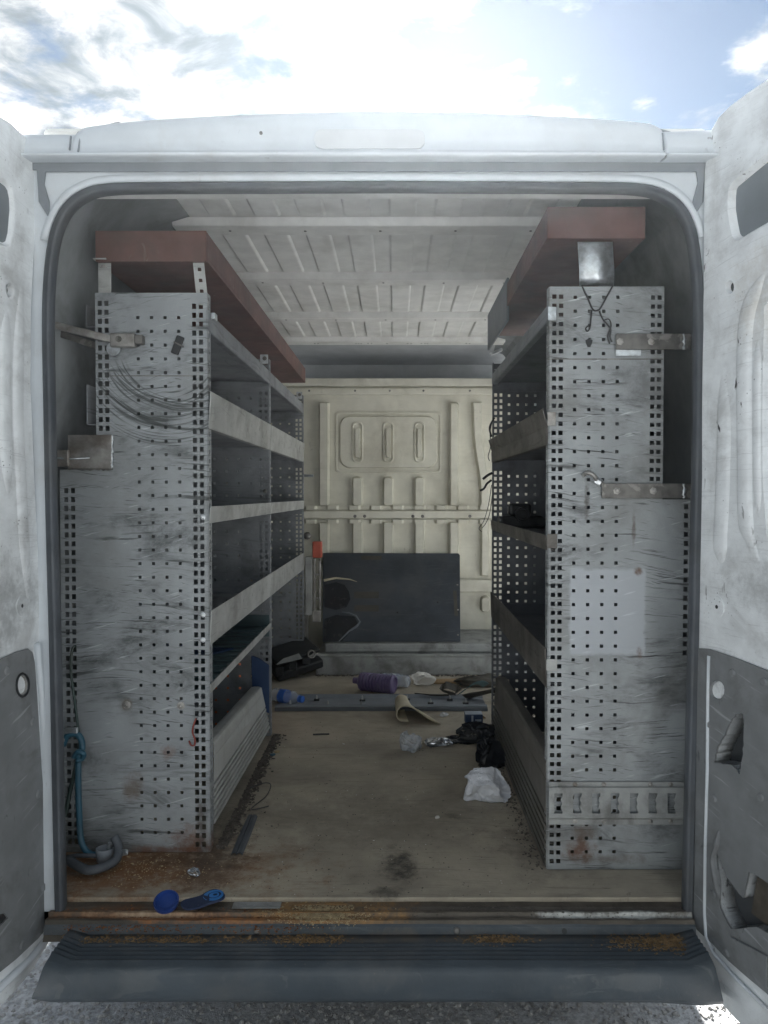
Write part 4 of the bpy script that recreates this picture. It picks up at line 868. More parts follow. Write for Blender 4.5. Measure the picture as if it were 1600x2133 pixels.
wire(wr, [AY(1256, 668, YR1 - .006), AY(1268, 665, YR1 - .014), AY(1273, 678, YR1 - .012), AY(1266, 700, YR1 - .008), AY(1270, 716, YR1 - .006)], .002, 'wire_dark', 'wire_tail')

# ---------------- red trays on top of the racks
def tray(name, x0, x1, y0, y1, z0, z1, label, extra=None):
    t = empty(name, ((x0 + x1) / 2, (y0 + y1) / 2, z0), label, 'tray', 'red trays on the racks')
    b = MB(); b.box(x0, x1, y0, y0 + .012, z0, z1); b.build('front_board', 'red_paint', t, bevel=.002)
    b = MB(); b.box(x0, x1, y0 + .0125, y1, z0 + .002, z0 + .012); b.build('base_board', 'red_paint', t)
    b = MB(); b.box(x0, x0 + .012, y0 + .0125, y1, z0 + .0125, z1 - .001); b.build('side_board', 'red_paint', t, bevel=.002)
    b = MB(); b.box(x1 - .012, x1, y0 + .0125, y1, z0 + .0125, z1 - .001); b.build('side_board', 'red_paint', t, bevel=.002)
    return t
p, q = AY(203, 548, YL1 + .0), AY(428, 484, YL1 + .0)
tray('roof_tray', p.x, q.x + .006, YL1 - .015, YL3 + .1, p.z, q.z, 'long faded red tray above the two-bay rack')
p, q = AY(1140, 502, YR1 + .0), AY(1340, 436, YR1 + .0)
tr2 = tray('roof_tray', p.x - .004, q.x, YR1 - .02, 3.15, p.z, q.z, 'red tray above the rack with the clean patch, on a galvanised strap')
zr_b = p.z
b = MB(); b.box(p.x - .006, p.x + .004, 2.65, 3.2, p.z - .05, q.z + .02); b.build('side_cover', 'gutter_plastic', tr2, bevel=.004)
pts = [AY(1240, 504, YR1 - .012), AY(1241, 530, YR1 - .017), AY(1243, 560, YR1 - .017), AY(1243, 582, YR1 - .012), AY(1243, 592, YR1 + .004), AY(1243, 594, YR1 + .025)]
pts = smoothpath(pts, 4); b = MB(); hw = 36 * YR1 / F
b.grid([[Vector((pp.x - hw, pp.y, pp.z)) for pp in pts], [Vector((pp.x + hw, pp.y, pp.z)) for pp in pts]]); b.build('strap', 'galvanised', tr2, solid=.002, smooth=True)

# ================================================================== LOOSE THINGS
def thing1(o, label, cat, group=None): return tag(o, label, cat, group)
# black board leaning on the bulkhead
yb0, yb1 = yb2 + .03, YB - .055
bl, tl_ = AY(672, 1338, yb0), AY(672, 1152, yb1); br_, tr_ = AY(960, 1338, yb0), AY(958, 1155, yb1)
def BP(px, py):
    t = (1338 - py) / (1338 - 1152); y = yb0 + (yb1 - yb0) * t; return px, py, y
z_b = bl.z; z_t = tl_.z
def BT(u, v, d):
    t = (v - z_b) / (z_t - z_b); return (u, yb0 + (yb1 - yb0) * t + d, v)
bx0, bx1 = tl_.x, tr_.x
def bpt(px, py):
    t = (1338 - py) / 186.; y = yb0 + (yb1 - yb0) * t; p = AY(px, py, y); return p.x, z_b + (z_t - z_b) * t
b = MB()
b.poly([[bpt(672, 1337), bpt(673, 1152), bpt(955, 1153), bpt(958, 1157), bpt(959, 1337)][::-1]], BT, .012)
bo = b.build('black_board', 'board_black', None, bevel=.001); tag(bo, 'black faced board with a torn lower corner leaning against the bulkhead', 'board')
for (pa, pb, pc, pd) in ((738, 1236, 789, 1250), (738, 1264, 789, 1277), (752, 1158, 795, 1167), (944, 1234, 954, 1286)):
    (u0, v1), (u1, v0) = bpt(pa, pb), bpt(pc, pd); b = MB(); b.poly([[(u0, v0), (u1, v0), (u1, v1), (u0, v1)]], lambda u, v, d: BT(u, v, d - .002), .0015); b.build('tape_strip', 'webbing', bo)
for (px, py) in ((828, 1279), (912, 1258), (953, 1222), (954, 1274), (954, 1324)):
    u, v = bpt(px, py); b = MB(); b.lathe(BT(u, v, -.0005), (0, -1, 0), [(.006, 0), (.004, .003)], 10); b.build('screw', 'bare_steel' if px > 950 else 'black_plastic', bo)
pts = [BT(*bpt(*p), -.004) for p in ((706, 1336), (728, 1316), (744, 1306), (750, 1298), (742, 1286), (726, 1280), (712, 1278))]
b = MB(); b.tube(pts, [.003, .006, .008, .005, .006, .005, .002], 5); b.build('splintered_edge', 'gutter_plastic', bo)
b = MB(); b.poly([[bpt(*p) for p in ((674, 1336), (676, 1292), (700, 1284), (738, 1287), (746, 1302), (712, 1336))]], lambda u, v, d: BT(u, v, d - .003), .002); b.build('corner_gap_shade', 'black_film', bo)  # first patch paints the darkness behind the broken corner in black
b = MB(); b.poly([[bpt(*p) for p in ((676, 1222), (700, 1216), (718, 1222), (727, 1236), (730, 1252), (722, 1268), (700, 1274), (676, 1268))]], lambda u, v, d: BT(u, v, d - .003), .002); b.build('dark_patch', 'black_film', bo)
b = MB(); b.tube([BT(*bpt(*p), -.006) for p in ((675, 1212), (700, 1207), (730, 1210), (744, 1215))], [.008, .007, .004, .001], 5); b.build('split_edge', 'cream_foam', bo)
# slim bracket with red block at the end of the two-bay rack
yk = YL3 + .06
k0 = AY(650, 1300, yk); kk = empty('folding_stand', (k0.x, yk, ZF), 'slim grey metal stand with a red head beyond the two-bay rack', 'stand')
def kb(px0, py0, px1, py1, y0, y1, name, m, bev=.003):
    a, c = AY(px0, py1, yk), AY(px1, py0, yk); b = MB(); b.box(a.x, c.x, y0, y1, a.z, c.z); return b.build(name, m, kk, bevel=bev)
kb(636, 1160, 650, 1282, yk, yk + .04, 'column', 'lip_pale'); kb(651, 1128, 670, 1162, yk - .01, yk + .05, 'head_block', 'red_bright', .006)
kb(653, 1163, 657, 1280, yk + .005, yk + .02, 'arm', 'bare_steel'); kb(664, 1168, 668, 1270, yk + .005, yk + .02, 'arm', 'bare_steel'); kb(657.5, 1195, 663.5, 1199, yk + .005, yk + .02, 'link', 'bare_steel', .001); kb(657.5, 1245, 663.5, 1249, yk + .005, yk + .02, 'link', 'bare_steel', .001)
kb(650.5, 1272, 668, 1296, yk, yk + .03, 'foot_bracket', 'bare_steel'); a = AY(629, 1400, yk); b = MB(); c = AY(641, 1283, yk); b.box(a.x, c.x, yk + .005, yk + .04, ZF + .001, c.z); b.build('post', 'dark_steel', kk, bevel=.003)
c = AY(641, 1117, yk); b = MB(); b.lathe(c, (0, -1, .2), [(.018, 0), (.022, .02), (.010, .03)], 14); b.build('knob', 'dark_steel', kk, smooth=True)
# items lying on the shelves
yv = YR2 - .16; c = AY(1088, 1092, yv); zsh = zr(1143) + .0105
cm = empty('power_tool', (c.x, yv, zsh), 'black power tool with a round snout lying on the low shelf', 'power tool')
b = MB(); b.box(c.x - .09, c.x + .09, yv, yv + .08, zsh, zsh + .05); b.build('body', 'black_plastic', cm, bevel=.012)
b = MB(); b.box(c.x - .05, c.x + .04, yv + .01, yv + .07, zsh + .0505, zsh + .10); b.build('motor_housing', 'black_plastic', cm, bevel=.012)
b = MB(); b.lathe((c.x - .002, yv - .001, zsh + .058), (0, -1, 0), [(.028, -.004), (.028, .03), (.022, .03), (.02, .01)], 20); b.build('snout', 'black_plastic', cm, smooth=False)
b = MB(); b.bar((c.x + .05, yv + .02, zsh + .03), (c.x + .16, yv - .08, zsh + .02), .03, .035); b.build('handle', 'black_plastic', cm, bevel=.01)
zsh = zl(1341) + .0105
random.seed(11)
def scatter_bits(name, label, cat, m, boxf, n, size, z, seed, stuff=True, flat=.35):
    random.seed(seed); b = MB()
    for k in range(n):
        x, y = boxf(); s = size * random.uniform(.4, 1.5) * (1.6 if random.random() < .06 else 1); t = random.random() * 6.28; h = s * random.uniform(.2, flat * 2)
        zz_ = z(x, y) if callable(z) else z
        pts = [Vector((x + s * math.cos(t + a) * random.uniform(.6, 1.1), y + s * math.sin(t + a) * random.uniform(.5, 1.1), zz_)) for a in (0, 1.6, 3.1, 4.7)]
        i = len(b.v); b.v += pts + [p + Vector((random.uniform(-.3, .3) * s, random.uniform(-.3, .3) * s, h * random.uniform(.5, 1.2))) for p in pts]
        b.f += [(i + 4, i + 5, i + 6, i + 7), (i, i + 1, i + 5, i + 4), (i + 1, i + 2, i + 6, i + 5), (i + 2, i + 3, i + 7, i + 6), (i + 3, i, i + 4, i + 7)]
    o = b.build(name, m); return tag(o, label, cat, kind='stuff')
U = random.uniform; GA = random.gauss
def along(px0, px1, f): return f
# black glove-like rag and clamp on the pale shelf
c = AX(500, 1218, XL - .05)
def crumple(name, c, size, seed, m, sub=4, amp=.35, sharp=1.0, parent=None, smooth=False, flat=True, freq=2.2, solid=0.0):
    bm = bmesh.new(); bmesh.ops.create_icosphere(bm, subdivisions=sub, radius=1.0); off = Vector((seed * 3.7, seed * 1.3, seed * 7.1)); b = MB()
    rnd = random.Random(seed); planes = []
    for k in range(int(34 * sharp)):
        n = Vector((rnd.gauss(0, 1), rnd.gauss(0, 1), rnd.gauss(.25, 1))).normalized(); planes.append((n, rnd.uniform(.42, .9), rnd.uniform(.8, 1.25 + amp)))
    for v in bm.verts:
        p = v.co.copy(); p *= 1 + .42 * mnoise.noise(p * 1.3 + off) + .30 * mnoise.noise(p * freq * 1.2 + off)
        for (n, dd, kf) in planes:
            e = p.dot(n) - dd
            if e > 0: p -= n * (e * kf)
        p += v.co * (.07 * mnoise.noise(p * 5 + off) + .03 * mnoise.noise(v.co * 13 + off))
        if p.z < -.35: p.z = -.35 + (p.z + .35) * .12
        b.v.append(p)
    lo = [min(v[k] for v in b.v) for k in range(3)]; hi = [max(v[k] for v in b.v) for k in range(3)]; ext = [(hi[k] - lo[k]) for k in range(3)]
    b.v = [Vector((c[0] + ((v.x - lo[0]) / ext[0] - .5) * 2.15 * size[0], c[1] + ((v.y - lo[1]) / ext[1] - .5) * 2.15 * size[1], c[2] + .0006 + (v.z - lo[2]) / ext[2] * 1.45 * size[2])) for v in b.v]
    b.f = [tuple(v.index for v in f.verts) for f in bm.faces]; bm.free()
    return b.build(name, m, parent, smooth=smooth, recentre=parent is None)
thing1(crumple('rag', (XL - .06, YL1 + .52, zsh), (.035, .05, .03), 4, 'black_plastic', 3), 'small black rag lying behind the pale shelf lip', 'rag')
# pale rod on the far shelf
b = MB(); b.tube([(XL - .16, YL2 + .3, zsh + .012), (XL - .08, YL2 + .35, zsh + .014), (XL - .03, YL2 + .33, zsh + .012)], .004, 6); thing1(b.build('bent_rod', 'raw_wood', None, recentre=True), 'thin pale bent rod lying on the pale far shelf', 'rod')
# blue sheet on the ribbed mat
c = zl(1442) + .0185; b = MB(); b.poly([[(XL - .34, YL1 + .42), (XL - .10, YL1 + .40), (XL - .04, YL1 + .50), (XL - .30, YL1 + .58)]], lambda u, v, d: (u, v, c + .004 - d), .004); thing1(b.build('blue_sheet', 'panel_blue', None, recentre=True), 'small dark blue sheet lying on the ribbed teal mat', 'sheet')
# orange box behind the perforated frame
b = MB(); b.box(XL - .26, XL - .13, YL2 + .02, YL2 + .22, ZF + .001, ZF + .30); ob = thing1(b.build('orange_box', 'orange_plastic', None, bevel=.006, recentre=True), 'orange box glimpsed through the holes of the rack frame', 'box')

# ---- things on the floor
def fz(px, py, z=ZF): return AZ(px, py, z)
# black trim strip with clips
ys0, ys1 = fz(800, 1480).y, fz(800, 1456).y; xs0, xs1 = XL - .04, XR + .02
ts = empty('trim_strip', ((xs0 + xs1) / 2, ys0, ZF), 'long dark trim strip with upstanding clips lying across the floor', 'trim strip')
b = MB(); NXt = 30
b.grid([[(xs0 + (xs1 - xs0) * k / NXt, y + .006 * math.sin(k / NXt * 3.1), ZF + h) for k in range(NXt + 1)] for (y, h) in ((ys0 - .005, .003), (ys0, .020), (ys0 + .02, .022), (ys0 + .03, .008), (ys1 - .01, .006), (ys1, .022), (ys1 + .006, .004))])
b.build('channel', 'gutter_plastic', ts, solid=.002)
b = MB(); b.grid([[(xs0 + (xs1 - xs0) * k / NXt, y + .006 * math.sin(k / NXt * 3.1), ZF + h) for k in range(NXt + 1)] for (y, h) in ((ys0 - .018, .001), (ys0 - .016, .012), (ys0 - .007, .016), (ys0 - .006, .002))]); b.build('rubber_edge', 'rubber', ts)
for (px, py) in ((605, 1470), (683, 1471), (753, 1472), (660, 1459), (755, 1460), (848, 1458), (937, 1459), (897, 1466), (970, 1466)):
    c = fz(px, py, ZF + .01); b = MB(); b.box(c.x - .014, c.x + .014, c.y - .008, c.y + .008, ZF + .009, ZF + .018); cp = b.build('clip', 'black_plastic', ts, bevel=.002)
    b = MB(); b.lathe((c.x, c.y, ZF + .0182), (0, 0, 1), [(.005, 0), (.004, .012), (.002, .018)], 8); b.build('clip_pin', 'lip_pale', cp)
# purple ribbed bottle
p0, p1 = fz(748, 1418, ZF + .05), fz(822, 1426, ZF + .05)
ax = (p1 - p0).normalized(); L = (p1 - p0).length; prof = [(.016, -.03), (.016, -.008), (.020, -.006), (.022, 0), (.044, .012)]
for k in range(9): prof += [(.047, .02 + k * L * .088), (.047, .02 + k * L * .088 + .008), (.042, .02 + k * L * .088 + .012)]
prof += [(.047, L * .86), (.048, L * .97), (.042, L), (.036, L + .001), (.034, L - .006), (.012, L - .008)]
c = Vector((p0.x, p0.y, ZF + .049)); b = MB(); b.lathe(c, (ax.x, ax.y, 0), prof, 28); pb_ = thing1(b.build('ribbed_bottle', 'purple_plastic', None, smooth=False, recentre=True), 'purple ribbed plastic bottle lying by the cab step', 'bottle')
# clear water bottles
def pet(name, p0, d, L, r, label, capm, z, group='empty drink bottles'):
    t = empty(name, (p0.x, p0.y, ZF), label, 'bottle', group); d = Vector(d).normalized(); c = Vector((p0.x, p0.y, z))
    prof = [(r * .3, .004), (r * .75, 0), (r, .012)]
    for k in range(6): prof += [(r, .02 + L * .1 * k), (r * .93, .02 + L * .1 * k + .008), (r, .02 + L * .1 * k + .016)]
    prof += [(r, L * .72), (r * .8, L * .82), (r * .42, L * .92), (r * .40, L)]
    b = MB(); b.lathe(c, d, prof, 20); b.build('body', 'pet_clear', t, smooth=True)
    b = MB(); b.lathe(c + d * (L - .012), d, [(r * .5, 0), (r * .5, .022), (r * .44, .024)], 16); b.build('cap', capm, t)
    b = MB(); b.lathe(c + d * (L * .30), d, [(r * 1.012, 0), (r * 1.012, L * .22)], 20); b.build('print_band', capm if capm == 'pet_blue' else 'pet_clear', t)
    return t
q = fz(853, 1420, ZF + .035); pet('water_bottle', q, (-.9, .35, .02), .20, .034, 'clear water bottle lying beside the purple ribbed bottle', 'pet_clear', ZF + .035)
q = fz(568, 1446, ZF + .035); pet('water_bottle', q, (.80, -.45, 0), .17, .033, 'crushed clear bottle with a blue cap beside the tool case', 'pet_blue', ZF + .034)
# tissue, stick, straps
c = fz(882, 1426); thing1(crumple('tissue', (c.x, c.y, ZF), (.062, .035, .045), 2, 'tissue', 4, .8, 1.8), 'small crumpled white tissue beside the wooden stick', 'tissue')
p, q = fz(903, 1420, ZF + .012), fz(1022, 1418, ZF + .012); b = MB(); b.tube([(p.x, p.y, ZF + .013), ((p.x + q.x) / 2, (p.y + q.y) / 2 + .004, ZF + .014), (q.x, q.y, ZF + .013)], .013, 10); thing1(b.build('wooden_stick', 'raw_wood', None, recentre=True, smooth=True), 'round pale wooden stick lying at the cab step', 'stick')
def ribbon(pts, wdt, m, name, t=.002, parent=None):
    pts = smoothpath(pts, 5); b = MB(); r0, r1 = [], []
    for (p) in pts: r0.append(p)
    rows = [[], []]
    for k, p in enumerate(pts):
        d = (pts[min(k + 1, len(pts) - 1)] - pts[max(k - 1, 0)]).normalized(); sd = d.cross(Vector((0, 0, 1)))
        sd = sd.normalized() if sd.length > .2 else Vector((0, 1, 0)); sd = (sd * .75 + Vector((0, 0, .5))).normalized()
        rows[0].append(p - sd * wdt * .15); rows[1].append(p + sd * wdt * .85)
    b.grid(rows); mz = min(v.z for v in b.v); b.v = [Vector((v.x, v.y, max(v.z, ZF + .003))) for v in b.v]
    return b.build(name, m, parent, solid=t, recentre=parent is None)
def Fp(px, py, h=0.0): p = fz(px, py, ZF + h); return Vector((p.x, p.y, ZF + h))
thing1(ribbon([Fp(868, 1449, .004), Fp(905, 1452, .006), Fp(940, 1450, .01), Fp(950, 1440, .03), Fp(930, 1432, .05), Fp(922, 1440, .03), Fp(950, 1448, .02)], .045, 'webbing', 'webbing_strap'), 'dark olive webbing strap in a loop on the back floor', 'strap', 'webbing straps')
thing1(ribbon([Fp(950, 1452, .004), Fp(965, 1440, .03), Fp(978, 1430, .05), Fp(995, 1424, .06), Fp(1008, 1430, .03)], .04, 'webbing_teal', 'webbing_strap'), 'teal webbing strap folded over the olive ones', 'strap', 'webbing straps')
thing1(ribbon([Fp(970, 1455, .004), Fp(1000, 1448, .03), Fp(1030, 1442, .045), Fp(1045, 1452, .02)], .06, 'webbing', 'webbing_strap'), 'wide olive strap end tucked under the brown kick panel', 'strap', 'webbing straps')
thing1(crumple('dark_cloth', (Fp(995, 1430).x, Fp(995, 1430).y, ZF), (.12, .05, .05), 9, 'webbing', 4, .5), 'crumpled dark cloth under the teal strap', 'cloth')
# tool case, lid open, beside the rack end
tc = empty('tool_case', (Fp(612, 1432).x, Fp(612, 1432).y, ZF), 'open black plastic tool case propped against the rack end', 'tool case')
b = MB(); a = Fp(566, 1424); c = Fp(650, 1404)
b.bar(Vector((a.x - .02, a.y + .10, ZF + .05)), Vector((c.x + .02, c.y + .02, ZF + .10)), .20, .05, (0, -.35, 1)); b.build('lower_shell', 'black_plastic', tc, bevel=.01)
b = MB(); b.bar(Vector((a.x - .02, a.y + .09, ZF + .115)), Vector((c.x + .0, c.y + .02, ZF + .165)), .17, .022, (0, -.35, 1)); b.build('lid', 'black_plastic', tc, bevel=.006)
for t in (.2, .55, .9):
    pp = Vector((a.x, a.y, ZF + .045)).lerp(Vector((c.x, c.y - .08, ZF + .09)), t); b = MB(); b.box(pp.x - .02, pp.x + .02, pp.y - .012, pp.y + .012, pp.z - .02, pp.z + .03); b.build('latch', 'black_plastic', tc, bevel=.004)
b = MB(); b.poly([[(a.x + .02, 0), (c.x - .03, .03), (c.x - .05, .055), (a.x + .06, .03)]], lambda u, v, d: (u, a.y - .005 + d + v * .6, ZF + .10 + v), .006); b.build('tray_liner', 'step_paint', tc)
c = Fp(648, 1388, .06); b = MB(); b.lathe((c.x, c.y, ZF + .13), (.3, -1, .1), [(.022, -.02), (.022, .03), (.017, .03), (.016, .0)], 18); thing1(b.build('tape_roll', 'bare_steel', None, recentre=True), 'small pale ring standing on the end of the tool case', 'ring')
# bent cream foam sheet
b = MB(); rows = []
pA = [Fp(822, 1505, .0), Fp(828, 1466, .0)]
cs = [(0.00, .004), (.03, .0), (.07, .005), (.10, .03), (.105, .065), (.07, .085), (.03, .08), (.01, .055), (.02, .03)]
o0 = Fp(884, 1520); o1 = Fp(842, 1470)
path = [(.125, .002), (.09, .012), (.05, .032), (.01, .055), (-.035, .062), (-.062, .045), (-.066, .020), (-.05, .004), (-.015, .003)]
ctr = Fp(858, 1506); ctr2 = Fp(846, 1478)
path = [(p.x, p.y) for p in smoothpath([(a, c, 0) for (a, c) in path], 4)]
for k in range(7):
    t = k / 6; base = ctr.lerp(ctr2, t); r = []
    for (u, h) in path: r.append((base.x + u * (1 - .25 * t) - .035 * t * (u > 0), base.y - u * .22, ZF + .002 + h * (1.15 - .1 * t)))
    rows.append(r)
b.grid(rows); thing1(b.build('foam_sheet', 'cream_foam', None, smooth=True, solid=.005, recentre=True), 'bent cream foam sheet rolled over at one end on the floor', 'foam sheet')
# clear film, foil, black bags, blue box, white bag
c = fz(856, 1566); thing1(crumple('clear_bag', (c.x, c.y + .02, ZF), (.042, .06, .05), 5, 'clear_film', 4, .9, freq=3.0), 'small crumpled clear plastic bag beside the cream foam', 'plastic bag')
c = fz(915, 1556); thing1(crumple('foil_strip', (c.x, c.y + .015, ZF), (.055, .03, .025), 6, 'foil', 4, .9, freq=3.5), 'scrunched silver foil beside the clear bag', 'foil')
c = fz(945, 1550); thing1(crumple('film_wrap', (c.x, c.y + .02, ZF), (.045, .03, .02), 8, 'black_film', 4, .9, freq=3.5), 'thin black film trailing from the silver foil', 'film')
c = fz(1000, 1545); thing1(crumple('black_bag', (c.x, c.y + .02, ZF), (.09, .06, .05), 12, 'black_film', 4, .9, freq=3.0), 'crumpled black plastic bag against the brown kick panel', 'plastic bag')
c = fz(1030, 1602); thing1(crumple('black_bag', (c.x - .008, c.y + .02, ZF), (.055, .055, .085), 15, 'black_film', 4, .9, freq=3.0), 'black plastic bag standing up behind the white bag', 'plastic bag')
c = fz(988, 1527); cb = empty('small_carton', (c.x, c.y, ZF + .045), 'small navy carton on the black plastic bag', 'carton')
b = MB(); b.box(c.x - .038, c.x + .036, c.y, c.y + .05, ZF + .04, ZF + .078); b.build('carton_body', 'navy_card', cb, bevel=.001)
b = MB(); b.box(c.x - .037, c.x + .035, c.y + .001, c.y + .049, ZF + .0783, ZF + .0792); b.build('top_flap', 'pale_card', cb)
b = MB(); b.box(c.x - .012, c.x - .004, c.y - .0012, c.y - .0004, ZF + .042, ZF + .074); b.build('print_stripe', 'pale_card', cb)
b = MB(); b.box(c.x + .004, c.x + .030, c.y - .0012, c.y - .0004, ZF + .050, ZF + .058); b.build('print_stripe', 'pale_card', cb)
c = fz(1018, 1676); wb = thing1(crumple('white_bag', (c.x, c.y + .045, ZF), (.074, .055, .070), 21, 'white_film', 5, .85, 1.9, freq=2.4), 'crumpled white plastic bag on the floor by the brown kick panel', 'plastic bag')
# dark blade-like strip, wire, discs
p, q = fz(493, 1780, ZF + .004), fz(526, 1700, ZF + .004)
b = MB(); d = (q - p); sd = Vector((d.y, -d.x, 0)).normalized()
rows = []
for (o, h) in ((-.016, .002), (-.012, .008), (-.003, .009), (0, .004), (.004, .009), (.012, .008), (.016, .002)): rows.append([Vector((p.x, p.y, ZF + h)) + sd * o, Vector((p.x, p.y, ZF + h)) + d * .5 + sd * o * 1.05, Vector((p.x, p.y, ZF + h)) + d + sd * o * .95])
b.grid(rows); thing1(b.build('plastic_strip', 'rubber', None, solid=.002, recentre=True), 'short dark grooved plastic strip on the floor by the pale kick panel', 'strip')
b = MB(); b.tube(smoothpath([Fp(520, 1642, .006), Fp(545, 1632, .01), Fp(562, 1632, .012), Fp(563, 1642, .01), Fp(553, 1660, .006), Fp(530, 1678, .005), Fp(524, 1686, .004), Fp(540, 1684, .005), Fp(560, 1679, .006)], 5), .0016, 6); thing1(b.build('bent_wire', 'wire_dark', None, smooth=True, recentre=True), 'thin bent dark wire on the floor above the grooved strip', 'wire')
for (px, py, m, lb) in ((568, 1573, 'hose_blue', 'small dark teal disc on the floor'), (577, 1567, 'crumb_tan', 'small tan disc on the floor beside the teal one')):
    c = Fp(px, py); b = MB(); b.lathe((c.x, c.y, ZF + .001), (0, 0, 1), [(.011, 0), (.011, .003), (.007, .004)], 16); thing1(b.build('plastic_disc', m, None, recentre=True), lb, 'disc')
b = MB(); p, q = Fp(652, 1530, .003), Fp(686, 1529, .003); b.tube([p, p.lerp(q, .5) + Vector((0, .002, 0)), q], .0032, 6); thing1(b.build('twig', 'wire_dark', None, recentre=True), 'short dark twig on the open middle floor', 'twig')
# blue lid
c = fz(347, 1876, ZF + .012); ld = empty('plastic_dish', (c.x, c.y, ZF), 'round blue plastic lid lying upturned on the sill edge', 'dish')
nrm = Vector((.05, -.42, 1)).normalized(); b = MB(); b.lathe((c.x, c.y, ZF + .004), nrm, [(.026, 0), (.029, .001), (.030, .012), (.0275, .012), (.026, .004), (.001, .0035)], 32); b.build('rim', 'blue_plastic', ld)
b = MB(); b.lathe(Vector((c.x, c.y, ZF + .004)) + nrm * .0036, nrm, [(.018, 0), (.018, .0012), (.016, .0013)], 28); b.build('inner_ring', 'blue_plastic', ld)
# blue insole
p, q = fz(380, 1900, ZF + .002), fz(464, 1868, ZF + .002); d = q - p; Lw = d.length; d.normalize(); sd = Vector((-d.y, d.x, 0)).normalized()
def IN(u, v, dep): 
    r = p + d * (u * Lw) + sd * v; s = .010 * max(0, u - .6); return Vector((r.x, r.y, ZF + .010 - dep + s + .006 * (1 - u)))
shape = spl([(0, 0), (.03, .018), (.18, .027), (.5, .023), (.75, .030), (.92, .027), (1.0, .008), (.98, -.016), (.85, -.028), (.6, -.024), (.3, -.026), (.05, -.018)], 4)
ins = empty('shoe_insole', (p.x, p.y, ZF), 'navy and bright blue shoe insole lying beside the blue lid', 'insole')
b = MB(); b.poly([shape], IN, .004); b.build('foam_layer', 'navy_fabric', ins, bevel=.001)
for (r0, r1, cu) in ((.025, .017, .76), (.0125, .006, .78)):
    lp = [(cu + (r0 / Lw) * math.cos(t), r0 * .95 * math.sin(t)) for t in [k * .35 for k in range(18)]]; lp2 = [(cu + .03 + (r1 / Lw) * math.cos(t), r1 * .9 * math.sin(t)) for t in [k * .35 for k in range(18)]]
    b = MB(); b.poly([lp, lp2[::-1]], lambda u, v, dd: IN(u, v, dd - .0022), .0016); b.build('heel_gel', 'blue_rubber', ins)
# grey crumpled scrap and tiny litter
c = Fp(405, 1824); thing1(crumple('foil_scrap', (c.x, c.y, ZF), (.016, .014, .014), 31, 'foil', 3, .8), 'tiny grey crumpled scrap on the rusty floor', 'scrap')
for (px, py, s, m, lb) in ((911, 1705, .007, 'tissue', 'tiny white paper crumb below the white bag'), (716, 1551, .005, 'tissue', 'tiny white pellet on the middle floor'), (925, 1492, .02, 'clear_film', 'clear film shred beside the cream foam'), (1005, 1497, .014, 'crumb_brown', 'rusty brown lump beside the navy carton')):
    c = Fp(px, py); thing1(crumple('scrap', (c.x, c.y, ZF), (s, s * .7, s * .7), px % 17, m, 2, .5), lb, 'scrap')
# hose coil, hook and pipe in the corner by the solid wall
yh = YL1 - .05
hs = empty('hose', (AY(170, 1740, yh).x, yh, ZF), 'blue hose looped down the rack corner to a funnel-like cup', 'hose')
b = MB(); b.tube(smoothpath([AY(132, 1552, yh + .01), AY(140, 1533, yh), AY(158, 1529, yh), AY(169, 1540, yh), AY(171, 1560, yh), AY(164, 1575, yh - .004), AY(163, 1640, yh), AY(165, 1700, yh), AY(168, 1745, yh), AY(176, 1768, yh - .004), AY(192, 1780, yh - .01), AY(212, 1779, yh - .012)], 5), .0085, 10); b.build('blue_line', 'hose_blue', hs, smooth=True)
b = MB(); b.tube(smoothpath([AY(168, 1545, yh + .01), AY(160, 1590, yh + .012), AY(148, 1640, yh + .015), AY(136, 1700, yh + .02)], 5), .006, 8); b.build('green_line', 'hose_green', hs, smooth=True)
b = MB(); b.tube(smoothpath([AY(154, 1578, yh - .008), AY(162, 1566, yh - .014), AY(174, 1570, yh - .012), AY(172, 1580, yh - .006), AY(160, 1584, yh - .010)], 4), .007, 8); b.build('knot', 'hose_blue', hs, smooth=True)
b = MB(); b.tube(smoothpath([AY(158, 1345, yh + .03), AY(150, 1355, yh + .02), AY(148, 1400, yh + .02), AY(158, 1480, yh + .02), AY(164, 1528, yh + .01)], 5), .0035, 6); b.build('hanger_cord', 'hose_green', hs, smooth=True)
b = MB(); b.tube(smoothpath([AY(104, 1580, yh), AY(118, 1570, yh - .01), AY(130, 1550, yh - .01), AY(136, 1530, yh)], 4), .0022, 6); b.build('wire_loop', 'bare_steel', hs, smooth=True)
b = MB(); p, q = AY(136, 1528, yh - .006), AY(161, 1516, yh - .006); b.box(p.x, q.x, yh - .008, yh + .002, p.z, q.z); b.build('buckle', 'galvanised', hs, bevel=.002)
c = AZ(212, 1800, ZF + .01); b = MB(); b.lathe((c.x, c.y + .02, ZF + .006), (0, .05, 1), [(.014, 0), (.021, .005), (.024, .038), (.021, .038), (.018, .008)], 18); b.build('cup', 'gutter_plastic', hs, smooth=True)
b = MB(); b.lathe((c.x + .012, c.y + .02, ZF + .044), (.3, 0, 1), [(.006, 0), (.007, .014)], 10); b.build('coupling', 'galvanised', hs)
pp = empty('rubber_pipe', (AY(240, 1780, yh).x, yh, ZF), 'thick black rubber pipe curling along the rusty corner floor', 'pipe')
b = MB(); b.tube(smoothpath([Fp(140, 1790, .03) , Fp(180, 1812, .025), Fp(215, 1806, .025), Fp(242, 1790, .03), AY(247, 1765, yh - .02), AY(238, 1742, yh - .01)], 5), .012, 12); b.build('pipe_body', 'rubber', pp, smooth=True)
for k in range(3): b = MB(); b.tube(smoothpath([AY(250, 1772 + k * 3, yh - .03), AY(262, 1770 + k * 3, yh - .035), AY(266, 1773 + k * 3, yh - .035), AY(252, 1777 + k * 3, yh - .03)], 3), .0015, 6); b.build('spring_clip', 'galvanised', pp, smooth=True)
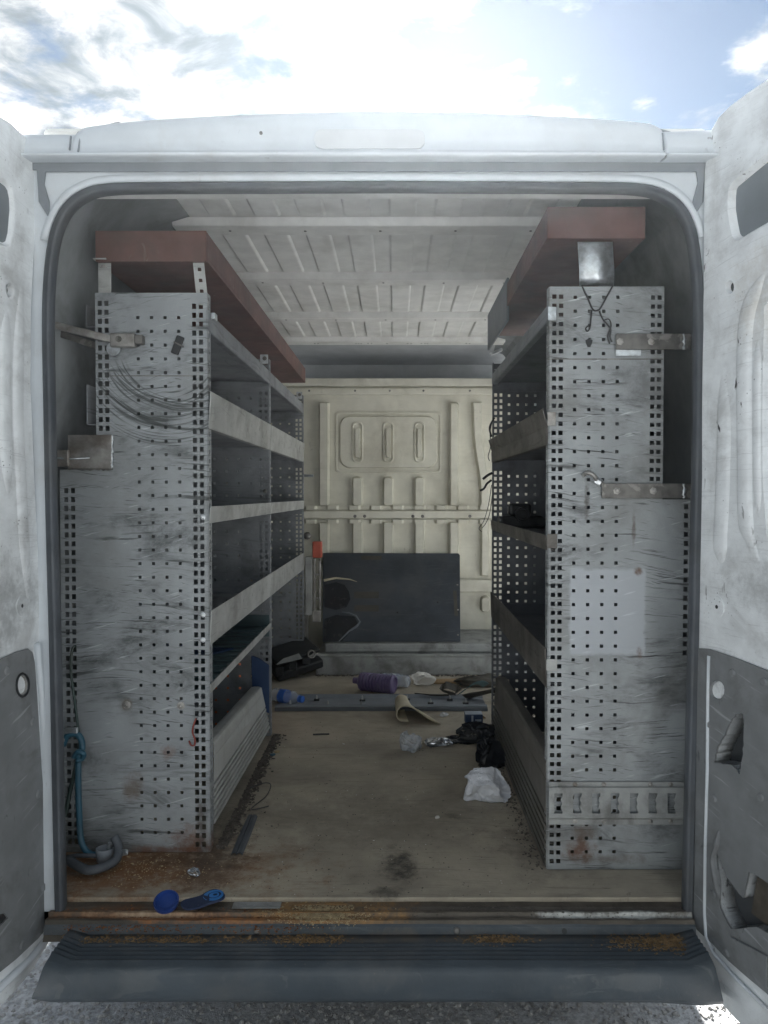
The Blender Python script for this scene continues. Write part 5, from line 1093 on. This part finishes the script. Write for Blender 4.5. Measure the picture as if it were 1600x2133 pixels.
b = MB(); b.tube([Fp(130, 1788, .02), Fp(160, 1782, .022), Fp(200, 1783, .03)], .006, 8); thing1(b.build('thin_tube', 'rubber', None, smooth=True, recentre=True), 'thin dark tube running along the floor to the cup', 'tube')
# red wire hook on the rack edge
hk = wire(None, [AY(409, 1496, YL1 - .006), AY(404, 1508, YL1 - .010), AY(401, 1525, YL1 - .010), AY(406, 1540, YL1 - .012), AY(405, 1552, YL1 - .012), AY(398, 1552, YL1 - .012), AY(394, 1543, YL1 - .010)], .0025, 'wire_red', 'wire_hook'); tag(hk, 'small dark red wire hook hanging on the rack edge', 'hook')
# black strap ends and thin wires hanging at the far frame of the brown rack
sx = empty('hanging_straps', (XR, YR2, AY(1010, 1000, YR2).z), 'torn black strap and loose wires hanging from the far rack frame', 'strap')
for (pts, r) in (([(1026, 985), (1016, 990), (1006, 998)], .006), ([(1024, 1000), (1014, 1008), (1008, 1018), (1000, 1022)], .005), ([(1025, 880), (1021, 900), (1022, 930), (1017, 950), (1020, 960)], .002), ([(1024, 1010), (1018, 1050), (1008, 1085), (998, 1100), (1004, 1108)], .0016), ([(1026, 1030), (1020, 1070), (1012, 1090), (1004, 1100)], .0016), ([(1030, 870), (1020, 890), (1024, 910)], .004)):
    b = MB(); b.tube(smoothpath([AY(a, c, YR2 - .03) for (a, c) in pts], 4), r, 6); b.build('strap_end' if r > .003 else 'loose_wire', 'black_plastic', sx, smooth=True)
b = MB(); p = AY(1036, 733, YR2 - .05); b.bar(p + Vector((-.03, 0, -.01)), p + Vector((.02, 0, .01)), .03, .012); b.build('crumpled_clip', 'galvanised', sx, bevel=.003)
p = AY(633, 991, YL3 - .01); b = MB(); b.bar(p, p + Vector((.055, -.01, .0)), .012, .014); thing1(b.build('steel_catch', 'galvanised', None, bevel=.002, recentre=True), 'small shiny catch sticking out of the far rack post', 'catch')

# ---- crumbs, sawdust and dirt nobody could count
def reg(px0, px1, py0, py1, z): 
    def f():
        p = AZ(U(px0, px1), U(py0, py1), z); return p.x, p.y
    return f
scatter_bits('wood_chips', 'pale wood chips sprinkled on the rusty floor corner', 'chips', 'crumb_tan', lambda: (lambda p: (p.x, p.y))(AZ(GA(300, 75), GA(1815, 22), ZF)), 420, .0018, ZF + .0003, 21)
scatter_bits('sawdust', 'brown sawdust heaped along the bumper step', 'sawdust', 'crumb_brown', lambda: (lambda px: (lambda p: (p.x, p.y))(AZ(px, GA(1958, 5) if px < 1200 else GA(1962, 7 + (px - 1270) * .02), -1.056)))(random.choice((U(125, 430), U(125, 700), GA(640, 40), GA(1040, 35), U(1270, 1430), 1430 - abs(GA(0, 70)), 1430 - abs(GA(0, 50)), 1430 - abs(GA(0, 30))))), 5200, .0023, lambda x, y: -1.057 + abs(GA(0, .0022)), 22)
scatter_bits('sawdust', 'tan sawdust packed in the lock recess of the sill', 'sawdust', 'crumb_tan', lambda: (lambda p: (p.x, p.y))(AZ(GA(672, 42), GA(1902, 11), -1.016)), 2000, .0017, -1.0165, 23)
def kickline():
    t = random.random(); y = YL1 + .02 + t * (YL2 - YL1); return XL + .012 + abs(GA(0, .018)), y
scatter_bits('floor_debris', 'dark crumbs gathered below the pale kick panel', 'debris', 'crumb_dark', kickline, 1500, .0042, ZF, 24, flat=.6)
def kickr():
    t = random.random(); y = YR1 + t * (YR2 - YR1); return XR - .010 - abs(GA(0, .018)), y
scatter_bits('floor_debris', 'dark crumbs gathered below the brown kick panel', 'debris', 'crumb_dark', kickr, 500, .003, ZF, 25)
scatter_bits('floor_grit', 'fine dark grit spread over the plywood floor', 'grit', 'crumb_dark', lambda: (lambda p: (p.x, p.y))(AZ(U(420, 1140), U(1500, 1870), ZF)), 700, .0018, ZF, 26)
scatter_bits('floor_flecks', 'tiny pale flecks spread over the plywood floor', 'flecks', 'tissue', lambda: (lambda p: (p.x, p.y))(AZ(U(420, 1140), U(1500, 1870), ZF)), 110, .0013, ZF, 27)
scatter_bits('step_litter', 'dark litter along the foot of the cab step', 'litter', 'crumb_dark', lambda: (U(-.45, .5), ya - abs(GA(0, .02))), 260, .005, ZF, 28)

mat('rust_flake', (.20, .085, .035), .85, var=.5, vs=80)
scatter_bits('rust_flakes', 'rust flakes along the corroded stretch of the sill', 'rust', 'rust_flake', lambda: (lambda px: (lambda p: (p.x, p.y))(AZ(px, random.choice((GA(1905, 4), GA(1922, 5), GA(1890, 8))), -1.022)))(random.choice((U(128, 400), U(128, 620), GA(560, 60)))), 1500, .0018, lambda x, y: -1.019 if y > 1.79 else (-1.027 if y > 1.772 else -1.036), 29)
scatter_bits('sill_dirt', 'dark dirt crumbs along the sill and threshold', 'dirt', 'crumb_dark', lambda: (lambda p: (p.x, p.y))(AZ(U(420, 1430), GA(1892, 9), -1.018)), 900, .0018, -1.0175, 30)

# ---- thin air volume, added to imitate the veil of lens glare
hz = MB(); hz.box(-1000, 1000, -1000, 1000, -ZC - 1.0, 1.03)
HM = bpy.data.materials.new('glare_haze'); HM.use_nodes = True; hn = HM.node_tree.nodes; hn.clear()
pv = hn.new('ShaderNodeVolumePrincipled'); pv.inputs['Color'].default_value = (.80, .90, 1.0, 1); pv.inputs['Density'].default_value = .0046; pv.inputs['Anisotropy'].default_value = .74
ho = hn.new('ShaderNodeOutputMaterial'); HM.node_tree.links.new(pv.outputs[0], ho.inputs['Volume'])
tag(hz.build('glare_haze', HM), 'thin pale air volume added to imitate lens glare above the roof', 'glare_haze', kind='stuff')
